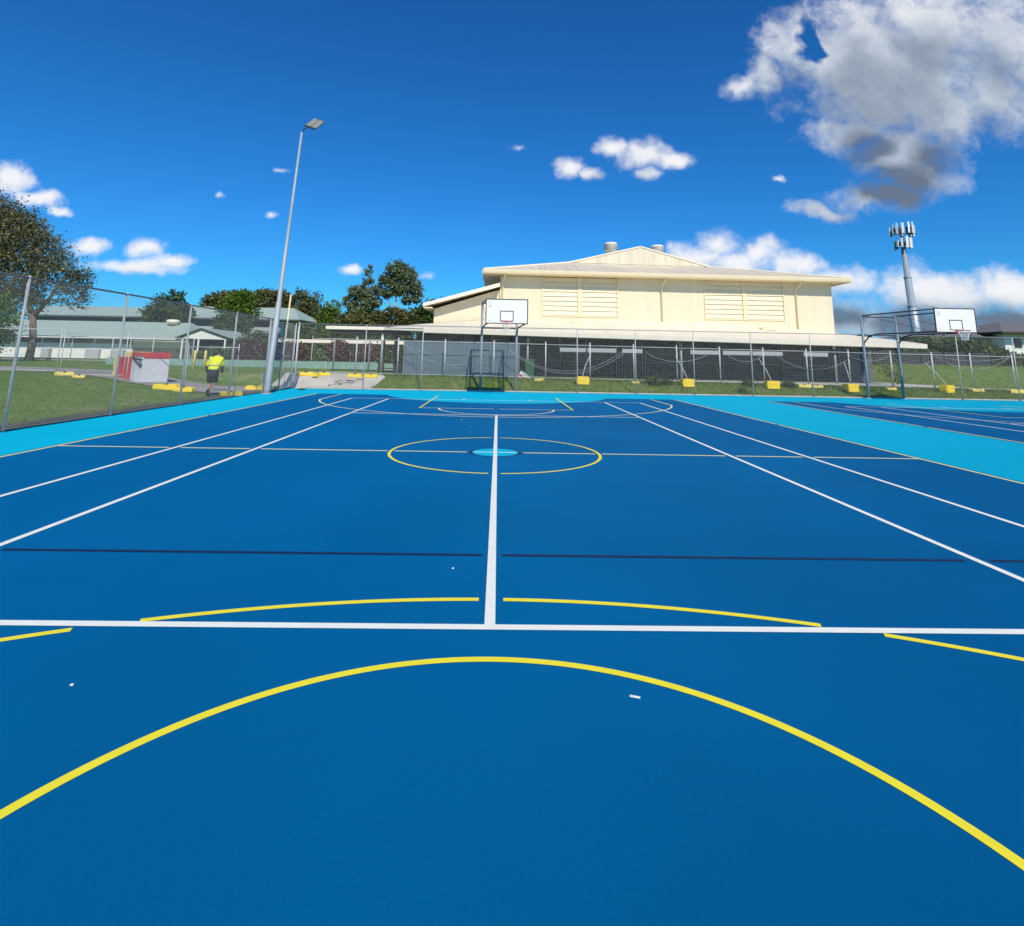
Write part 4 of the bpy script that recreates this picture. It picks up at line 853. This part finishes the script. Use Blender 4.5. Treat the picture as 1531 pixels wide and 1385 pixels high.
# ------------------------------------------------------------------ right side: lawn fence, house, tower, street light
df = thing('slat_fence', 'dark slatted fence at the top of the right lawn', 'fence', (36, 37, 1.8))
MB().box(27.5, 41.5, 37, 37.06, 1.55, 2.75).build('slat_panel', 'slatf', df)
for i in range(8): MB().box(27.5+i*2, 27.6+i*2, 36.93, 37.0, 1.4, 2.8).build('post', 'black', df)
hs_ = thing('house', 'two storey house with dark tiled roof and white upper wall at the right edge', 'house', (68, 63, 1))
MB().box(63.9, 78, 60, 70, .6, 6.0).build('wall', 'wwall', hs_)
MB().box(57, 63.9, 62, 70, .6, 5.5).build('side_wall', 'housewall', hs_)
MB().poly(((62.4, 58.5, 5.95), (80, 58.5, 5.95), (74, 65, 7.6), (68, 65, 7.6))).poly(((62.4, 72, 5.95), (62.4, 58.5, 5.95), (68, 65, 7.6))).poly(((80, 58.5, 5.95), (80, 72, 5.95), (74, 65, 7.6))).poly(((80, 72, 5.95), (62.4, 72, 5.95), (68, 65, 7.6), (74, 65, 7.6))).build('roof', 'houseroof', hs_)
MB().poly(((55.5, 61, 5.4), (65, 61, 5.4), (65, 66, 7.2), (63, 66, 7.2))).poly(((55.5, 71, 5.4), (55.5, 61, 5.4), (63, 66, 7.2))).poly(((65, 71, 5.4), (55.5, 71, 5.4), (63, 66, 7.2), (65, 66, 7.2))).build('side_roof', 'houseroof', hs_)
MB().box(62.3, 80.1, 58.4, 72.1, 5.72, 5.94).build('eave', 'eaveb', hs_)
for a in (64.9, 66.3, 67.7):
    f = MB().box(a, a+1.2, 59.92, 59.99, 3.9, 5.3).build('window', 'pale_trim', hs_); MB().box(a+.1, a+1.1, 59.88, 59.915, 4.0, 5.2).build('pane', 'glass', f)
tw = thing('mobile_tower', 'tall grey monopole phone tower with antenna panels behind the right hoop', 'tower', (71.5, 85, .6))
TX, TY = 71.5, 85.
MB().tube([(TX, TY, .5), (TX-.1, TY, 7), (TX-.3, TY, 11.6), (TX-.3, TY, 11.61), (TX-.55, TY, 16.6), (TX-.55, TY, 16.61), (TX-.75, TY, 22.)], [.76, .71, .66, .60, .54, .46, .36], 18).build('pole', 'tower', tw, True)
fg = MB()
for z, r, dx in ((11.6, .75, -.3), (16.6, .63, -.55), (7.2, .8, -.1)): fg.lathe([(r, -.1), (r, .1)], (TX+dx, TY, z), 18)
fg.build('flange', 'tower', tw)
cx_ = TX-.72
MB().tube([(cx_+.05, TY, 21.8), (cx_, TY, 25.6)], .2, 10).build('mast', 'galvd', tw, True)
hf = MB()
for z, rr in ((24.5, 1.55), (22.4, 1.05)):
    ps = [(cx_+rr*math.cos(R(a)), TY+rr*math.sin(R(a)), z) for a in (250, 10, 130, 250)]
    hf.tube(ps, .06, 6)
    for p_ in ps[:3]: hf.tube([(cx_, TY, z), p_], .06, 6)
hf.build('headframe', 'hoopdark', tw)
k = 0
for z0, z1, rr, angs in ((23.9, 26.2, 1.85, (190, 212, 240, 268, 292, 322, 350, 15, 60, 120)), (21.5, 23.6, 1.3, (196, 228, 262, 290, 325, 355, 60, 120))):
    for a in angs:
        x, y = cx_+rr*math.cos(R(a)), TY+rr*math.sin(R(a)); h = random.uniform(.6, 1.0); zm = (z0+z1)/2+random.uniform(-.15, .15)
        d = Vector((math.cos(R(a)), math.sin(R(a)), 0)); s_ = Vector((-d.y, d.x, 0))
        p_ = MB().obox((x, y, zm), d*.10, s_*random.uniform(.13, .22), (0, 0, (z1-z0)/2*h)).build('antenna', 'antenna', tw, bevel=.03)
        MB().tube([Vector((x, y, zm-(z1-z0)/2*h))-d*.14, Vector((x, y, zm+(z1-z0)/2*h))-d*.14], .05, 6).obox(Vector((x, y, zm-.2))-d*.28, d*.16, s_*.22, (0, 0, .38)).build('bracket', 'hoopdark', p_)
st = thing('street_light', 'thin double armed street light behind the far right backboard', 'street light', (69.7, 75, .6))
MB().tube([(69.7, 75, .5), (69.7, 75, 9.3)], [.1, .06], 8).build('pole', 'galv', st, True)
for s in (-1, 1):
    MB().tube([(69.7, 75, 9.3), (69.7+s*.25, 75, 9.9), (69.7+s*1.2, 75, 10.35), (69.7+s*3.2, 75, 10.7)], .09, 6).build('arm', 'galv', st, True)
    MB().obox((69.7+s*3.5, 75, 10.72), (.35, 0, .03*s), (0, .12, 0), (0, 0, .05)).build('lamp_head', 'galv', st)

# ------------------------------------------------------------------ trees and shrubs
def crown(name, parent, blobs, n, size, mat, clump=24, seed=0):
    rg = np.random.default_rng(seed); tot = sum(b[3]*b[4]*b[5] for b in blobs) ; cen = []
    for b in blobs:
        n_ = n*1.6; k = max(30, int(n_*b[3]*b[4]*b[5]/tot)); kc = max(6, k//clump)
        d = rg.normal(size=(kc, 3)); d /= np.linalg.norm(d, axis=1)[:, None]
        rr = rg.uniform(.25, 1., kc)**.5
        c = np.array(b[:3])+d*rr[:, None]*np.array(b[3:6])
        idx = rg.integers(0, kc, k); sg = min(b[3:6])*.14+.09
        cen.append(c[idx]+rg.normal(size=(k, 3))*sg*np.array([1, 1, .75]))
    cen = np.concatenate(cen); m = len(cen)
    nrm = rg.normal(size=(m, 3)); nrm[:, 2] = np.abs(nrm[:, 2])+.2; nrm /= np.linalg.norm(nrm, axis=1)[:, None]
    t = rg.normal(size=(m, 3)); u = np.cross(nrm, t); u /= np.linalg.norm(u, axis=1)[:, None]; v = np.cross(nrm, u)
    s = (size*1.12*rg.uniform(.55, 1.3, m))[:, None]
    V = np.stack([cen-u*s*.5, cen+v*s*.32-u*s*.05, cen+u*s*.5, cen-v*s*.32+u*s*.05], 1).reshape(-1, 3)
    return npmesh(name, V, np.arange(4*m).reshape(-1, 4), mat, parent)
def tree(label, x, y, blobs, n, size, leaf, trunks, bark='bark', cat='tree', name='tree', group='trees behind the fences', seed=1):
    z = gz(x, y); t = thing(name, label, cat, (x, y, z), group)
    m = MB()
    for pts, rs in trunks: m.tube([(x+p[0], y+p[1], p[2]) for p in pts], rs, 8)
    if trunks: m.build('trunk' if cat == 'tree' else 'stem', bark, t, True)
    crown('crown', t, [(x+b[0], y+b[1], *b[2:]) for b in blobs], n, size, leaf, seed=seed)
    return t
k_ = .837
T1B = [(-6, 0, 13.0, 4.6, 4, 3.2), (-9.5, 0, 15.0, 4.2, 4, 3.0), (-1.5, 0, 11.2, 3.0, 3.2, 2.2), (1.6, 0, 8.9, 2.3, 2.6, 1.8), (2.8, .5, 6.6, 1.5, 2, 1.3), (-3, 0, 8.2, 3.4, 3, 1.8), (-8, 0, 9.5, 4, 3.6, 2.2), (-.6, 0, 6.4, 1.8, 2, 1.0), (-11, 0, 11.5, 3, 3, 3), (-3.5, .5, 13.6, 2.2, 2.4, 1.4), (3.4, 0, 8.2, 1.2, 1.5, 1.2), (-2.2, 0, 6.0, 2.6, 2, 1.3), (-6, 0, 6.4, 3, 2, 1.7), (-9, 0, 6.4, 2.5, 2, 1.8)]
tree('big olive brown tree towering over the left fence', -37.2, 36, [(b[0]*k_, b[1]*k_, 1.62+(b[2]-1.62)*k_, b[3]*k_, b[4]*k_, b[5]*k_) for b in T1B], 36000, .185, 'leafA',
     [([(0, 0, .3), (.1, 0, 2.2), (-.2, 0, 4.1), (-1.4, 0, 6.5), (-3.8, 0, 9.5)], [.30, .25, .21, .15, .06]), ([(-.2, 0, 4.1), (.7, .2, 5.7), (1.6, .2, 7.4)], [.18, .12, .05]), ([(-1.0, 0, 5.9), (-3.8, 0, 7.1), (-6.7, 0, 8.3)], [.14, .10, .05]), ([(-1.4, 0, 6.5), (-.8, 0, 8.3), (-.8, 0, 10.3)], [.13, .08, .03])], seed=3)
tree('yellow green bush tree at the far left edge under the olive brown tree', -38.2, 33, [(0, 0, 3.9, 1.9, 1.7, 1.7), (-1.6, 0, 3.1, 1.7, 1.7, 1.5), (.3, 0, 2.4, 1.4, 1.4, 1.1)], 3500, .21, 'leafC', [([(0, 0, .4), (0, 0, 3.5)], [.14, .06])], seed=4)
tree('dark pointed tree between the white building and the green roofs', -46.8, 71, [(0, 0, 7.6, 2.6, 2.4, 2.0), (-1.6, 0, 6.6, 1.8, 2, 1.6), (1.8, 0, 6.4, 1.6, 2, 1.7), (.6, 0, 9.3, 1.2, 1.2, 1.0), (-.3, 0, 5.2, 2.6, 2.2, 1.6)], 5000, .34, 'leafB', [([(0, 0, .5), (0, 0, 7.5), (.1, 0, 10.6)], [.25, .12, .03])], seed=5)
tree('bright green tree rising over the end of the green roof', -37.5, 72, [(0, 0, 9.0, 1.9, 2, 1.5), (-.6, 0, 7.6, 2.6, 2.4, 1.5), (1.0, 0, 7.2, 1.8, 2, 1.4)], 3600, .32, 'leafC', [([(0, 0, .5), (0, 0, 7.5)], [.22, .08])], seed=6)
tree('dark dense tree standing in front of the bright green one', -36.5, 68.5, [(0, 0, 5.4, 2.4, 2.2, 1.9), (-.8, 0, 3.8, 2.0, 2.2, 1.6), (1.0, 0, 4.0, 1.6, 2, 1.4)], 4200, .32, 'leafB', [([(0, 0, .5), (0, 0, 5)], [.22, .1])], seed=61)
for x, y, lb, bl_, sd_ in ((-51, 97, 'brown green tree leftmost above the taller block', [(0, 0, 11, 4, 3.5, 1.9), (2, 0, 12.0, 2.6, 3, 1.3), (-3, 0, 10.4, 2.5, 3, 1.6), (1, 0, 8.5, 4, 3, 2)], 7), (-44.5, 98, 'brown green tree in the middle above the taller block', [(0, 0, 11.3, 3.6, 3.4, 2.2), (2.6, 0, 11.8, 2.4, 3, 1.7), (-2, 0, 9, 3.2, 3, 2.2)], 8), (-37.3, 97, 'round brown green tree behind the flood light pole', [(0, 0, 10.8, 3.6, 3.4, 2.7), (2.2, 0, 9.2, 2.7, 3, 2.6), (-1.6, 0, 8.2, 3.4, 3, 2.4), (1, 0, 6, 4.0, 3, 2)], 9)):
    tree(lb, x, y, bl_, 5200, .42, 'leafO', [([(0, 0, .5), (.2, 0, 6), (0, 0, 10)], [.4, .25, .08])], seed=sd_)
tree('bright green conical tree left of the tall gums', -25.0, 75, [(0, 0, 8.6, 1.2, 1.4, 1.3), (-.3, 0, 7.2, 1.9, 1.8, 1.3), (.5, 0, 6.0, 2.4, 2, 1.4), (-.2, 0, 4.5, 2.6, 2.2, 1.6)], 4200, .34, 'leafC', [([(0, 0, .5), (0, 0, 8)], [.2, .05])], seed=10)
tree('tall slender gum with a thin leading shoot', -19.2, 70, [(0.4, 0, 13.6, .55, .6, 1.0), (.3, 0, 12.0, .8, .9, .8), (-.6, 0, 10.4, 1.7, 1.5, 1.0), (-1.9, 0, 9.0, 1.2, 1.3, .8), (1.0, 0, 9.2, 1.5, 1.4, 1.1), (1.7, 0, 10.9, .9, 1, .7), (-.4, 0, 7.8, 1.9, 1.7, .8)], 4400, .31, 'leafD', [([(.4, 0, .5), (.3, 0, 7), (.35, 0, 13)], [.24, .16, .03]), ([(.3, 0, 7), (-1.7, 0, 9.2)], [.1, .03]), ([(.3, 0, 7.6), (1.4, 0, 10.5)], [.1, .03]), ([(.3, 0, 8.4), (-.5, 0, 10.8)], [.08, .02])], 'palebark', seed=11)
tree('tall rounded gum with pale branches beside the hall roof', -14.3, 70, [(-.6, 0, 13.9, 1.5, 1.5, 1.0), (.9, 0, 13.0, 1.5, 1.5, 1.1), (-1.6, 0, 12.2, 1.4, 1.5, 1.1), (1.9, 0, 11.2, 1.1, 1.3, 1.1), (-.2, 0, 11.2, 1.6, 1.5, 1.2), (-2.0, 0, 10.3, 1.0, 1.2, .7), (1.4, 0, 9.4, 1.0, 1.2, .7), (2.5, 0, 9.9, .7, 1, .8)], 6200, .31, 'leafD', [([(-.5, 0, .5), (-.5, 0, 7), (-.3, 0, 12.5)], [.26, .18, .04]), ([(-.5, 0, 7.2), (-1.7, 0, 9.6), (-1.8, 0, 12)], [.12, .08, .03]), ([(-.5, 0, 7.6), (.9, 0, 10), (1.2, 0, 13)], [.13, .09, .03]), ([(.5, 0, 9.2), (1.8, 0, 11)], [.08, .02]), ([(-.4, 0, 9), (-.9, 0, 13.4)], [.07, .02])], 'palebark', seed=12)
for x, y, lb, lf_, bl_, sd_ in ((-18.6, 64, 'dark olive tree below the slender gum', 'leafO', [(0, 0, 6.0, 2.2, 2, 1.2), (-1.4, 0, 4.8, 1.8, 2, 1.4), (1.2, 0, 4.6, 2.2, 2, 1.5)], 13), (-13.8, 64, 'wide olive tree below the rounded gum', 'leafO', [(0, 0, 6.3, 2.8, 2.4, 1.5), (-2.0, 0, 5.2, 2, 2, 1.5), (2.0, 0, 5.8, 2.0, 2, 1.6), (0, 0, 4.0, 3.2, 2.4, 1.4)], 14), (-9.3, 66, 'dark tree touching the edge of the hall wing roof', 'leafB', [(-.5, 0, 7.2, 1.8, 2, 1.4), (1.2, 0, 8.4, 1.6, 1.8, 1.0), (-1.8, 0, 6.4, 1.8, 2, 1.4), (.3, 0, 5.2, 2.8, 2.2, 1.8)], 15)):
    tree(lb, x, y, bl_, 5600, .32, lf_, [([(0, 0, .5), (0, 0, 5)], [.25, .1])], seed=sd_)
for i, (x, y, sx, h, lb) in enumerate(((-22.0, 43, 2.2, 3.7, 'green hedge shrub leftmost behind the white walkway roof'), (-18.2, 43.5, 2.3, 4.2, 'tall green hedge shrub behind the left end of the white walkway roof'), (-14.4, 43, 2.2, 4.2, 'green hedge shrub behind the middle of the white walkway roof'), (-10.6, 43.5, 2.2, 4.0, 'green hedge shrub behind the flat walkway roof'), (-7.0, 43, 2.0, 3.4, 'low green shrub in the gap left of the blue grey wall'))):
    tree(lb, x, y, [(0, 0, h-1.2, sx, 1.6, 1.2), (-.8, 0, h*.45, sx, 1.6, h*.32), (.9, 0, h*.45, sx, 1.6, h*.32)], 4200, .24, 'leafB', [([(0, 0, .4), (0, 0, h*.7)], [.1, .04])], cat='shrub', name='hedge_shrub', group='hedge shrubs behind the walkway', seed=20+i)
for i, (x, sx, h, lf_, lb) in enumerate(((-19.6, 1.3, 2.4, 'leafR', 'dark red shrub left of the flood light pole'), (-16.3, 1.2, 2.3, 'leafR', 'dark red shrub right of the flood light pole'), (-14.0, .9, 1.6, 'leafB', 'low green shrub between two red ones'), (-12.7, .8, 2.4, 'leafR', 'bright red leaved shrub under the white walkway roof'), (-10.4, .9, 2.1, 'leafR', 'red shrub seen past the leaning walkway posts'), (-8.9, .9, 1.5, 'leafB', 'small green shrub near the dark pillars'), (-22.4, 1.3, 1.7, 'leafB', 'low green shrub in front of the brick porch'))):
    tree(lb, x, 35.5, [(0, 0, h*.55+.3, sx, .9, h*.42), (-.4*sx, 0, h*.8, sx*.5, .6, h*.25), (.4*sx, 0, h*.75, sx*.5, .6, h*.22)], 2200, .20, lf_, [([(0, 0, .4), (0, 0, h*.6)], [.06, .03])], cat='shrub', name='garden_shrub', group='garden shrubs along the path', seed=40+i)
tree('large dense green bush below the far right backboard', 41.5, 40.5, [(-1.8, 0, 3.3, 2.4, 2, .95), (1.2, 0, 3.2, 2.6, 2, .95), (-.5, 0, 2.4, 4.0, 2, .9), (3.0, 0, 2.6, 1.8, 1.8, .8), (-3.8, 0, 2.5, 1.4, 1.6, .8), (0, 0, 1.7, 4.2, 2, .6)], 9500, .26, 'leafB', [([(0, 0, 1.2), (0, 0, 2.8)], [.12, .05])], cat='shrub', name='bush', group='bushes on the right', seed=60)
tree('smaller bush below the house window at the right edge', 48.2, 41, [(0, 0, 2.1, 1.3, 1.6, .6), (1.6, 0, 2.1, 1.4, 1.6, .6), (-.8, 0, 1.8, 1.2, 1.5, .5)], 3200, .26, 'leafO', [([(0, 0, 1.2), (0, 0, 2.5)], [.1, .04])], cat='shrub', name='bush', group='bushes on the right', seed=62)
tree('spiky dark shrub between the right end of the veranda and the bush', 31.8, 38.6, [(0, 0, 3.2, 1.1, .9, .8), (1.6, 0, 2.7, 1.5, .9, .7), (-1.6, 0, 2.6, 1.5, .9, .7), (-3.6, 0, 2.2, 1.6, .9, .7), (3.4, 0, 2.4, 1.4, .9, .6)], 5200, .28, 'leafB', [([(0, 0, 1.0), (0, 0, 3)], [.09, .04])], cat='shrub', name='bush', group='bushes on the right', seed=63)
tree('bare looking thin shrub between the posts of the far right hoop', 22.2, 21.6, [(0, 0, 1.5, .5, .4, .5), (.2, 0, .95, .4, .3, .4)], 220, .12, 'leafO', [([(0, 0, .3), (-.2, 0, 1.1), (-.35, 0, 1.9)], [.02, .015, .006]), ([(0, 0, .3), (.15, 0, 1.1), (.4, 0, 1.8)], [.02, .015, .006]), ([(0, 0, .6), (.05, 0, 2.0)], [.015, .006])], cat='shrub', name='bush', group='bushes on the right', seed=64)
for i, (x, y, s, lb) in enumerate(((7.9, 19.0, .42, 'leafy weed growing at the fence line below the hall'), (12.2, 18.2, .22, 'small bright weed on the bank near the kerb'), (13.0, 19.3, .26, 'small weed left of the middle brace weight'), (15.1, 19.3, .24, 'small weed right of the middle brace weight'), (8.6, 19.2, .25, 'small weed beside the bigger leafy weed'))):
    z = gz(x, y)
    tree(lb, x, y, [(0, 0, z+s*.5, s, s*.7, s*.5), (s*.7, 0, z+s*.35, s*.6, s*.5, s*.35)], 420, .09, 'leafC' if i == 1 else 'leafB', [([(0, 0, z), (0, 0, z+s*.8)], [.01, .006])], cat='plant', name='weed', group='weeds on the bank', seed=70+i)
